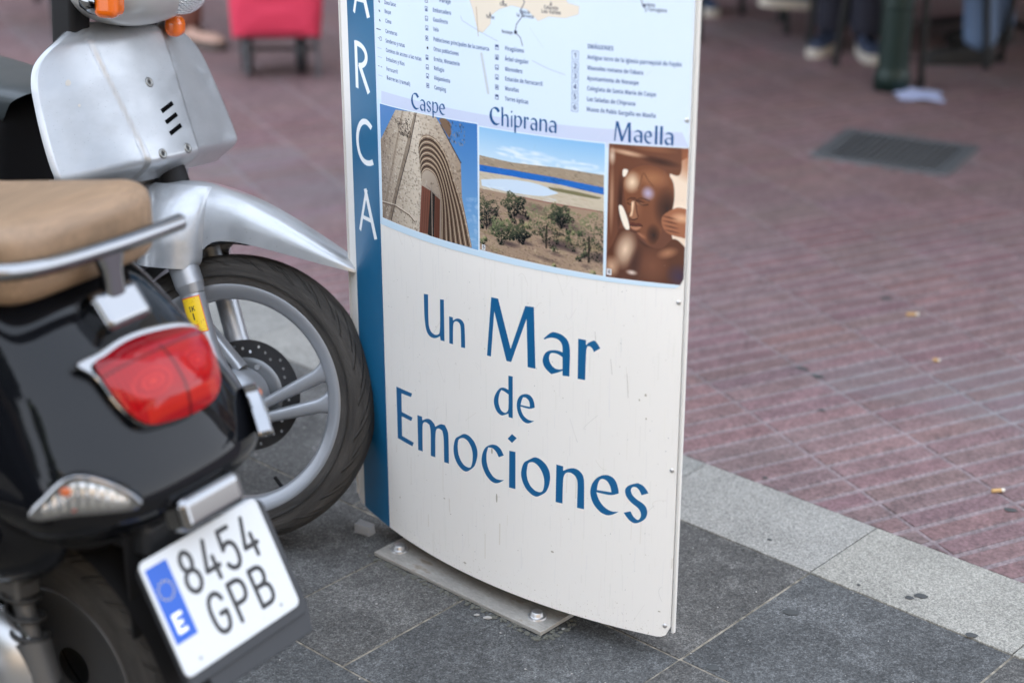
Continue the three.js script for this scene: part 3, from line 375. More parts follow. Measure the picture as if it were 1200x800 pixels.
const mapTex = canvasTex(2048, 1632, (g, w, h) => {
  const k = w / (MS[1] - MS[0]), X = (x) => (x - MS[0]) * k, Y = (y) => h - (y - MY[0]) * h / (MY[1] - MY[0]);
  const path = (pts, close = true) => { g.beginPath(); pts.forEach(([x, y], i) => (i ? g.lineTo(X(x), Y(y)) : g.moveTo(X(x), Y(y)))); if (close) g.closePath(); };
  const fill = (pts, c) => { path(pts); g.fillStyle = c; g.fill(); };
  const line = (pts, c, lw) => { path(pts, false); g.strokeStyle = c; g.lineWidth = lw * k; g.lineJoin = 'round'; g.lineCap = 'round'; g.stroke(); };
  g.fillStyle = '#d7e7f7'; g.fillRect(0, 0, w, h);
  fill([[MS[0], 848], [390, 858], [610, 868], [MS[1], 878], [MS[1], 600], [MS[0], 600]], '#cfe6f6');
  fill(PRINT.stripe, '#c9d3ea');
  fill(PRINT.map.land, '#e6dccb');
  line(PRINT.map.land, 'rgba(190,170,140,.6)', 0.5);
  line(PRINT.map.road, '#4b4a5e', 1.3); g.fillStyle = '#22263c'; g.fillRect(X(PRINT.map.node[0]) - 2.6 * k, Y(PRINT.map.node[1]) - 2.6 * k, 5.2 * k, 5.2 * k);
  for (const [x, y] of PRINT.map.tri) fill([[x - 2, y - 3], [x + 2, y - 3], [x, y + 3]], '#2b2f45');
  PRINT.map.scr.forEach((s, i) => line(s, i === 3 ? 'rgba(170,165,160,.45)' : i === 2 ? 'rgba(150,120,90,.7)' : 'rgba(90,95,110,.5)', i === 3 ? 5 : i === 2 ? 1.2 : 0.7));
  line([[672, 1088], [678, 1074]], '#3a3d55', 1.2); fill([[675, 1076], [681, 1077], [680, 1070]], '#2a2d45');
  // key: text rows run a little upwards along the sheet, as printed
  g.textBaseline = 'middle';
  for (const [s, x, y, wid, kind] of PRINT.text) {
    g.save(); g.translate(X(x), Y(y)); g.rotate(-0.028);
    g.font = `${'bold '}40px sans-serif`; g.fillStyle = kind === 'm' ? '#1c2038' : '#1c3468';
    const fw = g.measureText(s).width, sx = Math.max(0.1, wid * k / fw), sy = (kind === 'm' ? 7.4 : 9.0) * k / 40;
    g.scale(sx, sy); g.fillText(s, 0, 0); g.restore();
  }
  PRINT.icons.forEach(([x, y], i) => {
    if (i === 5) { g.fillStyle = '#161c30'; g.beginPath(); g.arc(X(x), Y(y), 2.2 * k, 0, 7); g.fill(); return; }
    g.strokeStyle = '#2a3c6e'; g.lineWidth = 0.9 * k; g.strokeRect(X(x) - 2.9 * k, Y(y) - 3.4 * k, 5.8 * k, 6.8 * k);
    g.fillStyle = '#2a3c6e'; const v = (i * 7) % 5; if (v === 0) g.fillRect(X(x) - 2.4 * k, Y(y) - 3 * k, 4.8 * k, 2.6 * k); if (v === 1) g.fillRect(X(x) - 1.4 * k, Y(y), 2.8 * k, 2.6 * k); if (v === 2) { g.beginPath(); g.moveTo(X(x) - 2.4 * k, Y(y) + 2.8 * k); g.lineTo(X(x) + 2.4 * k, Y(y) + 2.8 * k); g.lineTo(X(x), Y(y) - 2.4 * k); g.fill(); } if (v === 3) { g.beginPath(); g.arc(X(x), Y(y), 1.8 * k, 0, 7); g.fill(); } if (v === 4) g.fillRect(X(x) - 2.4 * k, Y(y) + 0.6 * k, 4.8 * k, 1.2 * k);
  });
  g.textAlign = 'center'; PRINT.nums.forEach(([x, y], i) => { g.strokeStyle = '#3a4f86'; g.lineWidth = 0.7 * k; g.strokeRect(X(x) - 5.2 * k, Y(y) - 6.4 * k, 10.4 * k, 12.8 * k); g.font = `bold ${Math.round(10.5 * k)}px sans-serif`; g.fillStyle = '#1c2f66'; g.fillText(String(i + 1), X(x), Y(y)); }); g.textAlign = 'left';
  PRINT.dots.forEach(([x, y], i) => { g.strokeStyle = g.fillStyle = i > 4 && i !== 7 ? '#9fb0cf' : '#2b3650'; g.lineWidth = (i === 3 ? 1.6 : 0.9) * k; if (i < 3) { g.beginPath(); g.ellipse(X(x), Y(y), 2.6 * k, 1.5 * k, 0.6, 0, 7); g.fill(); } else if (i === 4) { g.strokeRect(X(x) - 2 * k, Y(y) - 2.8 * k, 5 * k, 5.6 * k); line([[x - 8, y], [x - 2, y]], '#2b3650', 0.7); } else { g.setLineDash(i === 7 ? [4 * k, 4 * k] : []); g.beginPath(); g.moveTo(X(x - 7), Y(y)); g.lineTo(X(x + 5), Y(y)); g.stroke(); g.setLineDash([]); } });
  // pictures
  const clipTo = (r, f) => { g.save(); path(r); g.clip(); f(); g.restore(); path(r); g.strokeStyle = '#dfeefa'; g.lineWidth = 1.6 * k; g.stroke(); };
  const C = PRINT.church, Lk = PRINT.lake, Bu = PRINT.bust;
  const soft = (x, y, rx, ry, c, rot = 0) => { const gr = g.createRadialGradient(0, 0, 0, 0, 0, 1); gr.addColorStop(0, c); gr.addColorStop(0.5, c.replace(/([\d.]+)\)$/, (m, q) => q * 0.6 + ')')); gr.addColorStop(1, c.replace(/[\d.]+\)$/, '0)')); g.save(); g.translate(X(x), Y(y)); g.rotate(rot); g.scale(rx * k, ry * k); g.fillStyle = gr; g.beginPath(); g.arc(0, 0, 1, 0, 7); g.fill(); g.restore(); };
  const specks = (n, x0, x1, y0, y1, cols, lo, hi, sx, sy, rot = 0) => { for (let i = 0; i < n; i++) { g.fillStyle = `rgba(${cols[Math.floor(rnd() * cols.length)]},${rr(lo, hi)})`; g.beginPath(); g.ellipse(X(rr(x0, x1)), Y(rr(y0, y1)), rr(0.3, 1) * sx * k, rr(0.3, 1) * sy * k, rot + rr(-0.4, 0.4), 0, 7); g.fill(); } };
  clipTo(C.rect, () => {
    const sk = g.createLinearGradient(0, Y(860), 0, Y(640)); sk.addColorStop(0, '#3f77b8'); sk.addColorStop(1, '#86b4dc'); g.fillStyle = sk; g.fillRect(X(130), Y(870), 270 * k, 240 * k);
    specks(60, 345, 395, 655, 735, ['225,235,245', '190,215,238'], 0.05, 0.2, 9, 5);
    fill(C.tower, '#7b6350'); specks(60, 325, 362, 815, 850, ['60,45,36', '165,140,115'], 0.2, 0.6, 2, 3); fill(C.facade, '#b8a996');
    g.save(); path(C.facade); g.clip();
    const lit = g.createLinearGradient(X(140), 0, X(380), 0); lit.addColorStop(0, '#8f7e6d'); lit.addColorStop(0.2, '#b9aa97'); lit.addColorStop(0.42, '#d3c6b4'); lit.addColorStop(1, '#9a8672'); g.fillStyle = lit; g.fillRect(X(130), Y(870), 270 * k, 240 * k);
    specks(3200, 138, 385, 640, 860, ['236,228,214', '84,70,60', '120,104,90', '205,190,170', '70,60,54'], 0.08, 0.42, 3.0, 2.2);
    for (let j = 0; j < 26; j++) { const y = 640 + j * 8.6; line(Array.from({ length: 9 }, (_, i) => [138 + i * 31, y - i * 0.6 + rr(-0.5, 0.5)]), `rgba(105,88,72,${rr(0.12, 0.35)})`, 0.45); for (let i = 0; i < 10; i++) { const x = 140 + i * 26 + (j % 2) * 12 + rr(-4, 4); line([[x, y], [x + 0.4, y + 8]], 'rgba(105,88,72,.22)', 0.4); } }
    fill([[C.edge[0][0], C.edge[0][1]], ...C.edge.slice(1), [C.edge[3][0] - 9, C.edge[3][1]], [C.edge[0][0] - 5, C.edge[0][1]]], 'rgba(95,78,64,.55)'); line(C.edge, '#3d322b', 1.8);
    fill([[C.edge[0][0] - 34, 860], [C.edge[0][0] - 30, 860], [C.edge[3][0] - 22, 640], [C.edge[3][0] - 30, 640]], 'rgba(120,102,86,.45)'); line(C.corn, '#6c5b4c', 2.2); line(C.corn.map(([x, y]) => [x, y + 3]), '#e0d3c0', 1);
    for (let i = 0; i < 150; i++) { const q = C.carve, t = rnd(), u = rnd(); g.fillStyle = `rgba(50,40,34,${rr(0.35, 0.85)})`; g.beginPath(); g.ellipse(X(lerp(lerp(q[0][0], q[1][0], t), lerp(q[3][0], q[2][0], t), u)), Y(lerp(lerp(q[0][1], q[1][1], t), lerp(q[3][1], q[2][1], t), u)), rr(2, 6), rr(2, 6), rnd() * 3, 0, 7); g.fill(); }
    const cv = [C.arch0, C.arch1].map((q) => new THREE.CatmullRomCurve3(q.map(([x, y]) => V(x, y, 0)), false, 'centripetal')), at = (q, t) => { const p = cv[q].getPointAt(t); return [p.x, p.y]; };
    const arcAt = (f) => Array.from({ length: 40 }, (_, i) => { const t = i / 39, p = at(0, t), q = at(1, t); return [lerp(p[0], q[0], f), lerp(p[1], q[1], f)]; });
    fill([...arcAt(-0.05), ...arcAt(1).reverse()], '#7d6654');
    for (let i = 0; i < 13; i++) { const f = i / 12.5; line(arcAt(f), i % 2 ? '#3a2c25' : '#c9b59c', i % 2 ? 2.4 : 2.0); line(arcAt(f + 0.022), 'rgba(90,72,60,.8)', 0.9); }
    for (let i = 0; i < 12; i++) soft(...at(0, 0.1 + i * 0.075), 4, 3, 'rgba(230,215,195,.5)');
    for (let i = 0; i < 9; i++) { const p = at(0, 0.12 + i * 0.035); g.fillStyle = 'rgba(60,46,38,.7)'; g.fillRect(X(p[0]) - 3, Y(p[1] + 5), 6, 5); }
    fill([...arcAt(1), C.d2[2], C.d1[3]], '#b3a493'); specks(120, 245, 300, 640, 740, ['90,76,64', '225,214,198'], 0.1, 0.4, 3, 3);
    fill(C.d1, '#7a4636'); fill(C.d2, '#6f3f31'); for (const d of [C.d1, C.d2]) for (let i = 1; i < 4; i++) line([[lerp(d[0][0], d[1][0], i / 4), lerp(d[0][1], d[1][1], i / 4)], [lerp(d[3][0], d[2][0], i / 4), lerp(d[3][1], d[2][1], i / 4)]], 'rgba(50,25,20,.6)', 0.8);
    fill(C.gap, '#26201e'); line([[C.gap[0][0] + 3, C.gap[0][1] + 10], [C.gap[2][0] - 4, C.gap[2][1]]], '#a3968a', 2.2); line([[C.gap[0][0] - 10, C.gap[0][1] + 6], [C.gap[1][0] + 8, C.gap[1][1] - 2]], '#a3968a', 2.6);
    soft(300, 690, 60, 90, 'rgba(60,44,36,.28)', 0.3); g.restore(); line(C.roof, '#453a33', 2.2);
  });
  clipTo(Lk.rect, () => {
    const sk = g.createLinearGradient(0, Y(865), 0, Y(795)); sk.addColorStop(0, '#86bbe6'); sk.addColorStop(1, '#d3e6f1'); g.fillStyle = sk; g.fillRect(X(380), Y(875), 260 * k, 240 * k);
    for (let i = 0; i < 46; i++) soft(rr(430, 625), rr(806, 834), rr(5, 22), rr(2, 5), 'rgba(252,253,255,.45)');
    fill(Lk.hill, '#a4937e'); g.save(); path(Lk.hill); g.clip(); specks(900, 388, 628, 760, 835, ['205,190,165', '95,86,68', '130,116,92', '175,150,125'], 0.15, 0.5, 6, 1.1, 0.12); g.restore();
    fill(Lk.sand, '#cbbfa9'); specks(300, 390, 628, 725, 790, ['225,215,198', '150,140,110', '182,160,140'], 0.1, 0.4, 12, 0.9, 0.16);
    fill(Lk.river, '#2a6cc0'); g.save(); path(Lk.river); g.clip(); specks(260, 390, 628, 750, 800, ['20,80,170', '90,150,220', '45,60,60'], 0.15, 0.5, 9, 0.8, 0.16); g.restore();
    fill(smoothIfRound(Lk.salt), '#cfe0f0'); specks(90, 400, 540, 742, 765, ['240,246,250', '190,210,230'], 0.2, 0.5, 14, 1, 0.16); fill(smoothIfRound(Lk.isl), '#7c7757'); specks(160, 520, 625, 735, 752, ['60,66,44', '150,140,100'], 0.2, 0.6, 4, 0.8, 0.16);
    fill(Lk.earth, '#a58d78'); line(Lk.red, '#94605a', 1.3); g.save(); path(Lk.earth); g.clip();
    for (let i = 0; i < 40; i++) soft(rr(388, 628), rr(650, 745), rr(12, 40), rr(3, 9), ['rgba(62,48,56,.5)', 'rgba(205,182,150,.4)', 'rgba(120,112,70,.35)'][i % 3], 0.1);
    specks(2600, 388, 628, 645, 750, ['215,195,165', '92,78,70', '112,108,66', '64,54,58', '180,158,132'], 0.15, 0.55, 2.6, 0.9, 0.1); g.restore();
    const bush = (x, y, r, pal, n) => { soft(x + r * 0.7, y - r * 0.85, r * 1.3, r * 0.28, 'rgba(48,38,46,.75)'); line([[x, y - r * 1.1], [x + 0.6, y - r * 0.1]], '#38302c', r * 0.09); for (let i = 0; i < n; i++) { const q = rr(0, 6.283), d = Math.sqrt(rnd()) * r, lump = 1 + 0.22 * Math.sin(q * 5 + x); const dx = Math.cos(q) * d * 1.12 * lump, dy = Math.sin(q) * d * 0.92 * lump; const light = clamp(0.5 + (dy - dx * 0.5) / r * 0.6 + rr(-0.3, 0.3), 0, 0.999); g.fillStyle = `rgba(${pal[Math.floor(light * pal.length)]},${rr(0.55, 0.95)})`; g.beginPath(); g.ellipse(X(x + dx), Y(y + dy), rr(0.6, 2) * k, rr(0.5, 1.5) * k, rnd() * 3, 0, 7); g.fill(); } };
    const dk = ['18,22,24', '34,42,38', '52,60,48', '78,84,62'], md = ['30,36,30', '56,66,48', '84,94,66', '124,130,94'], li = ['52,58,40', '92,98,66', '132,134,92', '168,166,122'];
    for (let i = 0; i < 26; i++) bush(rr(392, 624), rr(656, 726), rr(2, 5.5), [md, li, dk][i % 3], 40);
    for (const [x, y, r, kind] of Lk.trees) bush(x, y, r * 1.35, [dk, dk, md][kind], 620);
    g.fillStyle = '#dfe3e6'; const [nx, ny] = Lk.num[0]; g.fillRect(X(nx) - 3.5 * k, Y(ny) - 4.5 * k, 7 * k, 9 * k); g.fillStyle = '#223'; g.font = `bold ${Math.round(7.5 * k)}px sans-serif`; g.fillText('5', X(nx) - 2 * k, Y(ny));
  });
  clipTo(Bu.rect, () => {   // a generic bronze half-figure with a raised arm; own small grid of 400 x 650
    const P = (x, y) => [628.5 + x / 400 * 132, 866 + x / 400 * 8 - y / 650 * 213], sh = (pts) => smoothLoop(pts.map(([x, y]) => P(x, y)), 60);
    const B = (x, y, rx, ry, c, rot = 0) => soft(...P(x, y), rx / 400 * 132, ry / 650 * 213, c, rot);
    g.fillStyle = '#6a4130'; g.fillRect(X(620), Y(885), 150 * k, 250 * k); fill([P(300, 90), P(420, 20), P(430, 520), P(330, 470), P(290, 300)], '#f0dbc4'); B(400, 60, 120, 110, 'rgba(170,105,70,.9)'); B(370, 330, 90, 80, 'rgba(255,240,222,.8)');
    const form = (pts, base, f) => { const q = sh(pts); fill(q, base); g.save(); path(q); g.clip(); f(); g.restore(); };
    form([[-20, 700], [-10, 520], [30, 420], [110, 400], [200, 470], [270, 480], [330, 430], [400, 500], [430, 700]], '#5a3525', () => { B(95, 500, 60, 110, 'rgba(250,222,190,.9)', 0.25); B(30, 590, 45, 60, 'rgba(230,190,155,.85)'); B(150, 560, 40, 90, 'rgba(60,32,24,.8)', 0.2); B(230, 570, 90, 100, 'rgba(128,80,58,.8)'); B(360, 610, 70, 70, 'rgba(62,48,74,.9)'); B(300, 500, 60, 30, 'rgba(196,140,105,.8)', -0.4); B(130, 610, 34, 16, 'rgba(245,230,215,.95)'); B(215, 455, 60, 30, 'rgba(40,22,18,.9)'); });
    form([[-20, -30], [330, -20], [350, 60], [340, 130], [290, 120], [230, 88], [150, 92], [100, 130], [78, 220], [72, 330], [56, 420], [20, 500], [-20, 540]], '#6d4330', () => { B(95, 40, 110, 16, 'rgba(238,200,165,.85)', 0.08); B(250, 70, 110, 22, 'rgba(52,28,22,.9)', 0.1); B(22, 260, 14, 190, 'rgba(205,160,128,.75)'); B(66, 280, 20, 170, 'rgba(48,27,22,.85)'); B(220, 15, 120, 18, 'rgba(150,96,66,.8)'); B(20, 60, 20, 50, 'rgba(250,230,205,.8)'); });
    form([[80, 170], [110, 120], [180, 92], [260, 105], [310, 155], [322, 225], [312, 300], [278, 350], [262, 420], [225, 470], [180, 440], [140, 400], [108, 330], [86, 250]], '#7b4b33', () => { B(120, 175, 46, 60, 'rgba(252,226,192,.95)', 0.3); B(215, 150, 90, 50, 'rgba(178,122,84,.8)'); B(198, 222, 38, 40, 'rgba(190,182,214,.95)'); B(290, 290, 70, 110, 'rgba(44,25,21,.92)'); B(140, 300, 40, 60, 'rgba(150,98,70,.7)'); B(128, 310, 9, 44, 'rgba(238,190,152,.95)', -0.12); B(150, 262, 40, 8, 'rgba(48,27,22,.95)', 0.12); B(158, 275, 30, 7, 'rgba(196,142,108,.8)', 0.1); B(112, 330, 8, 12, 'rgba(40,22,18,.9)'); B(140, 376, 34, 6, 'rgba(42,22,18,.95)', 0.1); B(142, 388, 28, 8, 'rgba(206,140,110,.85)', 0.1); B(165, 425, 40, 14, 'rgba(188,128,96,.8)', 0.3); B(230, 420, 40, 60, 'rgba(40,22,18,.9)'); });
    const pt = (pts, c, lw) => line(new THREE.CatmullRomCurve3(pts.map(([x, y]) => V(...P(x, y), 0))).getPoints(16).map((p) => [p.x, p.y]), c, lw);
    pt([[170, 130], [158, 180], [150, 205]], 'rgba(48,28,22,.75)', 0.9); pt([[176, 128], [200, 165], [222, 188]], 'rgba(48,28,22,.75)', 0.9);
    pt([[98, 262], [118, 250], [140, 250]], 'rgba(40,22,18,.9)', 1.2); pt([[150, 252], [175, 248], [205, 258]], 'rgba(40,22,18,.9)', 1.3); pt([[152, 272], [176, 280], [200, 276]], 'rgba(36,20,16,.95)', 1.5); pt([[100, 276], [116, 282], [130, 276]], 'rgba(36,20,16,.95)', 1.3);
    fill(sh([[128, 262], [140, 264], [144, 310], [150, 338], [132, 350], [112, 342], [118, 318]]), '#9c6b4e'); fill(sh([[122, 268], [130, 266], [128, 310], [122, 336], [114, 336], [120, 312]]), '#efc9a4'); pt([[140, 270], [146, 312], [154, 338]], 'rgba(44,25,20,.8)', 1.6); pt([[112, 346], [130, 354], [150, 346]], 'rgba(34,18,15,.95)', 1.4);
    fill(sh([[112, 374], [130, 366], [142, 370], [162, 368], [176, 378], [150, 384], [128, 383]]), '#5b2f24'); fill(sh([[116, 386], [140, 386], [170, 384], [156, 398], [132, 400]]), '#b47c5e'); pt([[112, 382], [140, 384], [176, 380]], 'rgba(28,14,12,.95)', 1.2); pt([[120, 408], [142, 412], [164, 406]], 'rgba(44,25,20,.7)', 1.4);
    form([[268, 330], [300, 300], [345, 280], [420, 310], [430, 420], [350, 420], [290, 400], [270, 370]], '#a2684a', () => { B(360, 330, 60, 30, 'rgba(235,185,145,.9)'); for (let i = 0; i < 4; i++) B(300 + i * 6, 330 + i * 22, 46, 5, 'rgba(54,30,24,.9)', 0.12); });
    form([[60, 290], [74, 292], [112, 400], [96, 402], [66, 340]], '#f6ead8', () => {}); form([[76, 118], [98, 120], [86, 150], [76, 152]], '#f6ead8', () => {});
    g.fillStyle = '#e3e3e6'; const [nx, ny] = Bu.num[0]; g.fillRect(X(nx) - 4 * k, Y(ny) - 5 * k, 8 * k, 10 * k); g.fillStyle = '#223'; g.font = `bold ${Math.round(8 * k)}px sans-serif`; g.fillText('6', X(nx) - 2.2 * k, Y(ny));
  });
  // place names over the pictures
  g.fillStyle = INK;
  for (const [n, x0, x1, yt, yb] of PRINT.words) { const polys = glyph(n), [a, b, c, d] = glyphBox(polys); const mp = (p) => p.map(([x, y]) => [x0 + (x - a) / (b - a) * (x1 - x0), yb + (y - c) / (d - c) * (yt - yb)]); if (n === 'h') polys.forEach((p) => tracePoly(g, X, Y, [mp(p)])); else tracePoly(g, X, Y, polys.map(mp)); }
  for (let i = 0; i < 240; i++) { g.fillStyle = `rgba(${rnd() < 0.5 ? '110,115,125' : '245,248,252'},${rr(0.06, 0.3)})`; g.beginPath(); g.ellipse(rnd() * w, rnd() * h, rr(0.6, 2.4), rr(0.6, 2.8), rnd() * 3, 0, 7); g.fill(); }
  for (let i = 0; i < 30; i++) { g.strokeStyle = `rgba(${rnd() < 0.5 ? '150,155,165' : '240,244,250'},${rr(0.1, 0.35)})`; g.lineWidth = rr(0.6, 1.6); g.beginPath(); const x = rnd() * w, y = rnd() * h; g.moveTo(x, y); g.lineTo(x + rr(-90, 90), y + rr(-90, 90)); g.stroke(); }
});
const upperTex = canvasTex(1024, 1024, (g, w, h) => {
  g.fillStyle = '#cfdff6'; g.fillRect(0, 0, w, h); g.fillStyle = '#e6dccb'; g.beginPath(); g.moveTo(430, h); for (let i = 0; i <= 60; i++) { const a = i / 60 * Math.PI; g.lineTo(540 + Math.cos(Math.PI - a) * (330 + 60 * Math.sin(i * 1.7)), h - Math.sin(a) * (820 + 70 * Math.sin(i * 2.3))); } g.fill();
  g.strokeStyle = '#4b8fd0'; g.lineWidth = 9; g.beginPath(); g.moveTo(240, 300); g.bezierCurveTo(400, 500, 600, 300, 850, 620); g.stroke(); g.strokeStyle = '#4b4a5e'; g.lineWidth = 3; g.beginPath(); g.moveTo(460, h); g.bezierCurveTo(520, 700, 400, 500, 600, 200); g.stroke();
});
const sheetMat = (m) => mat([1, 1, 1], 0.26, 0, { map: m, clearcoat: 0.4, clearcoatRoughness: 0.18 });
const sheetBottom = (s) => { const x = s * 1000, r = 16, e = 754 - x; return (tab([[131, 629], [266, 633.5], [387, 638.5], [523, 643], [629, 647], [699, 650.5], [760, 655]], x) + (e < r ? r - Math.sqrt(Math.max(0, r * r - (r - e) ** 2)) : 0)) / 1000; };
part('printed_sheet', arcSheet(MS[0] / 1000, MS[1] / 1000, sheetBottom, 1.118, 0.0006, 0.0006, 96, 6, (s, y) => [(s * 1000 - MS[0]) / (MS[1] - MS[0]), (y * 1000 - MY[0]) / (MY[1] - MY[0])]), sheetMat(mapTex), sign);
part('printed_sheet', arcSheet(MS[0] / 1000, MS[1] / 1000, 1.1185, 1.72, 0.0006, 0.0006, 48, 4, (s, y) => [(s * 1000 - MS[0]) / (MS[1] - MS[0]), (y - 1.1185) / 0.6015]), sheetMat(upperTex), sign);
// edge trims, rounded, and the top cap
for (const e of [0, 1]) {
  const [x, z] = arcPt(e ? 0.7594 : 0.0002), dir = e ? 1 : -1, prof = smoothLoop([[-0.0020, 0.0036], [0.0012, 0.0034], [0.0024, 0.0016], [0.0024, -0.0018], [0.0012, -0.0036], [-0.0020, -0.0038]], 28);
  const g = extrude((e ? prof : prof.slice().reverse()).map(([a, b]) => [a * dir, -b]), 1.9, 0.001).rotateX(-Math.PI / 2); // profile y becomes -z
  part('edge_trim', g.translate(x, 0.056, z - 0.002), whitePlain, sign);
}
part('top_cap', (() => { const pts = []; for (let i = 0; i <= 24; i++) pts.push(arcPt(AL * i / 24)); for (let i = 24; i >= 0; i--) { const p = arcPt(AL * i / 24); pts.push([p[0], -p[1]]); } return extrude(pts, 0.012, 0.002).rotateX(Math.PI / 2).translate(0, 1.965, 0); })(), whitePlain, sign);
const steel = mat([0.42, 0.42, 0.41], 0.5, 0.35), zinc = mat([0.55, 0.55, 0.55], 0.35, 0.8);
for (const [x, y] of PRINT.screws) { const [lx, lz] = arcPt(x / 1000 - 0.006), th = (x / 1000 - 0.006) / SR - SH; part('screw', lathe([[0.0001, 0.0022], [0.0016, 0.0021], [0.0034, 0.0012], [0.0038, 0]], 20).rotateX(Math.PI / 2).rotateY(th).translate(lx, y / 1000, lz), zinc, sign); }
// base: flat steel foot with two bolts, and two inner posts
const footMat = mat([0.72, 0.71, 0.69], 0.65, 0.2, { map: dataTex(512, (u, v) => { const n = fbm(u, v, 8, 5, 83), f = fbm(u, v, 64, 3, 84), r = smooth(0.60, 0.75, n); const l = 0.72 + (n - 0.5) * 0.18 + (f - 0.5) * 0.12; return [lerp(l, 0.52, r * 0.6), lerp(l * 0.985, 0.45, r * 0.6), lerp(l * 0.955, 0.38, r * 0.6)]; }) });
const loc = (u, v, y) => sign.worldToLocal(toWorld(u, v, y));
{
  const a = loc(-2.081, 1.890, 0), b = loc(-1.674, 1.892, 0), mid = a.clone().add(b).multiplyScalar(0.5), yaw = -Math.atan2(b.z - a.z, b.x - a.x), len = a.distanceTo(b);
  const foot = part('base_plate', rbox(len, 0.008, 0.20, 0.0018, 0, 0.0050, -0.10, 2).rotateY(yaw).translate(mid.x, 0, mid.z), footMat, sign);
  for (const [u, v] of [[-2.052, 1.927], [-1.712, 1.925]]) { const p = loc(u, v, 0); part('washer', new THREE.CylinderGeometry(0.0158, 0.0168, 0.003, 28).translate(p.x, 0.0105, p.z), zinc, foot); part('bolt', lathe([[0.0001, 0.0085], [0.008, 0.0082], [0.0102, 0.0066], [0.0108, 0.001], [0.0125, 0.0006], [0.0128, 0]], 20).rotateY(rnd()).translate(p.x, 0.012, p.z), zinc, foot); }
  for (const x of [-0.15, 0.13]) part('post', rbox(0.06, 1.9, 0.04, 0.004, x, 0.961, mid.z - 0.12), steel, sign);
}
// grout and grit pressed out round the foot, and a loose stone
{
  const g = [], gm = mat([0.10, 0.10, 0.085], 0.95);
  for (let i = 0; i < 150; i++) { const t = rnd(), u = t < 0.75 ? rr(-2.09, -1.665) : rr(-1.672, -1.655), v = t < 0.75 ? 1.889 + rr(-0.009, 0.004) : rr(1.89, 1.97), p = toWorld(u, v, 0.001); g.push(new THREE.IcosahedronGeometry(rr(0.0015, 0.005), 0).scale(1.4, 0.55, 1).rotateY(rnd() * 6).translate(p.x, p.y, p.z)); }
  const m = part('grit', merge(g), gm, scene); m.userData = { kind: 'stuff', label: 'dark grit and mortar crumbs along the steel foot', category: 'grit' };
}
const flat = (g) => { const n = g.toNonIndexed(), p = n.attributes.position, u = new Float32Array(p.count * 2); for (let i = 0; i < p.count; i++) { u[i * 2] = p.getX(i) * 4; u[i * 2 + 1] = p.getZ(i) * 4 + p.getY(i) * 4; } n.setAttribute('uv', new THREE.BufferAttribute(u, 2)); n.computeVertexNormals(); return n; };
function stone(name, label, u, v, sx, sy, sz, color, turn, category = 'stone') {
  const g = mergeVertices(new THREE.IcosahedronGeometry(1, 2).deleteAttribute('normal').deleteAttribute('uv')), p = g.attributes.position;
  for (let i = 0; i < p.count; i++) { const a = V(p.getX(i), p.getY(i), p.getZ(i)), k = 1 + 0.16 * (vnoise(a.x * 2 + 9, a.y * 2 + a.z * 2 + 9, 64, 5) - 0.5); const m = Math.max(Math.abs(a.x), Math.abs(a.y), Math.abs(a.z)); a.multiplyScalar(k * lerp(1, 0.8 / m, 0.85)); p.setXYZ(i, a.x * sx, Math.max(a.y * sy, -sy * 0.62), a.z * sz); }
  g.rotateY(turn); const w = toWorld(u, v, sy * 0.62); g.translate(w.x, w.y, w.z);
  return single(name, label, category, flat(g), mat(color, 0.9));
}
stone('stone', 'loose pale grey stone chip beside the foot of the sign', -2.158, 1.939, 0.0225, 0.014, 0.0135, [0.30, 0.30, 0.30], -0.55);
// ---------------------------------------------------------------- shared vehicle materials
const flake = dataTex(256, () => gray(0.42 + rnd() * 0.16), false, 6);
const smear = dataTex(512, (u, v) => { const q = 0.36 + 0.22 * smooth(0.45, 0.75, fbm(u, v, 5, 5, 101)) + (fbm(u, v, 60, 2, 103) - 0.5) * 0.10; return [q, q, q]; }, false), dust = dataTex(512, (u, v) => { const q = 0.93 + (fbm(u, v, 7, 5, 105) - 0.5) * 0.12 - (rnd() < 0.0012 ? 0.35 : 0); return [q, q, q * 0.995]; });
const silver = mat([0.50, 0.525, 0.56], 1.0, 0.55, { map: dust, roughnessMap: smear, clearcoat: 0.6, clearcoatRoughness: 0.12 });
const silverDull = mat([0.42, 0.44, 0.47], 0.42, 0.7);
const wheelPaint = mat([0.40, 0.42, 0.45], 0.38, 0.55);
const chrome = mat([0.25, 0.255, 0.265], 0.10, 1);
const blackPlastic = mat([0.010, 0.010, 0.011], 0.65, 0, { specularIntensity: 0.5 });
const blackSmear = dataTex(512, (u, v) => gray(0.05 + 0.16 * smooth(0.5, 0.8, fbm(u, v, 6, 5, 111))), false);
const blackGloss = mat([0.005, 0.0055, 0.007], 1.0, 0, { roughnessMap: blackSmear, specularIntensity: 0.5 });
const treadBump = dataTex(512, (u, v) => { const a = (u * 24 + Math.abs(v - 0.5) * 5) % 1, b = (u * 24 + 0.5 + Math.abs(v - 0.5) * 4) % 1; return gray(((a < 0.14 && Math.abs(v - 0.5) > 0.04 && Math.abs(v - 0.5) < 0.26) || (b < 0.10 && Math.abs(v - 0.5) > 0.14 && Math.abs(v - 0.5) < 0.32)) ? 0 : 0.75 + 0.25 * fbm(u, v, 128, 2, 9)); }, false);
const rubberMap = dataTex(512, (u, v) => { const l = 0.20 + (fbm(u, v, 16, 4, 19) - 0.5) * 0.16 + (rnd() < 0.01 ? 0.12 : 0); return [l * 1.03, l, l * 0.97]; });
const rubber = mat([1.30, 1.25, 1.19], 0.78, 0, { map: rubberMap, bumpMap: treadBump, bumpScale: 0.006 });

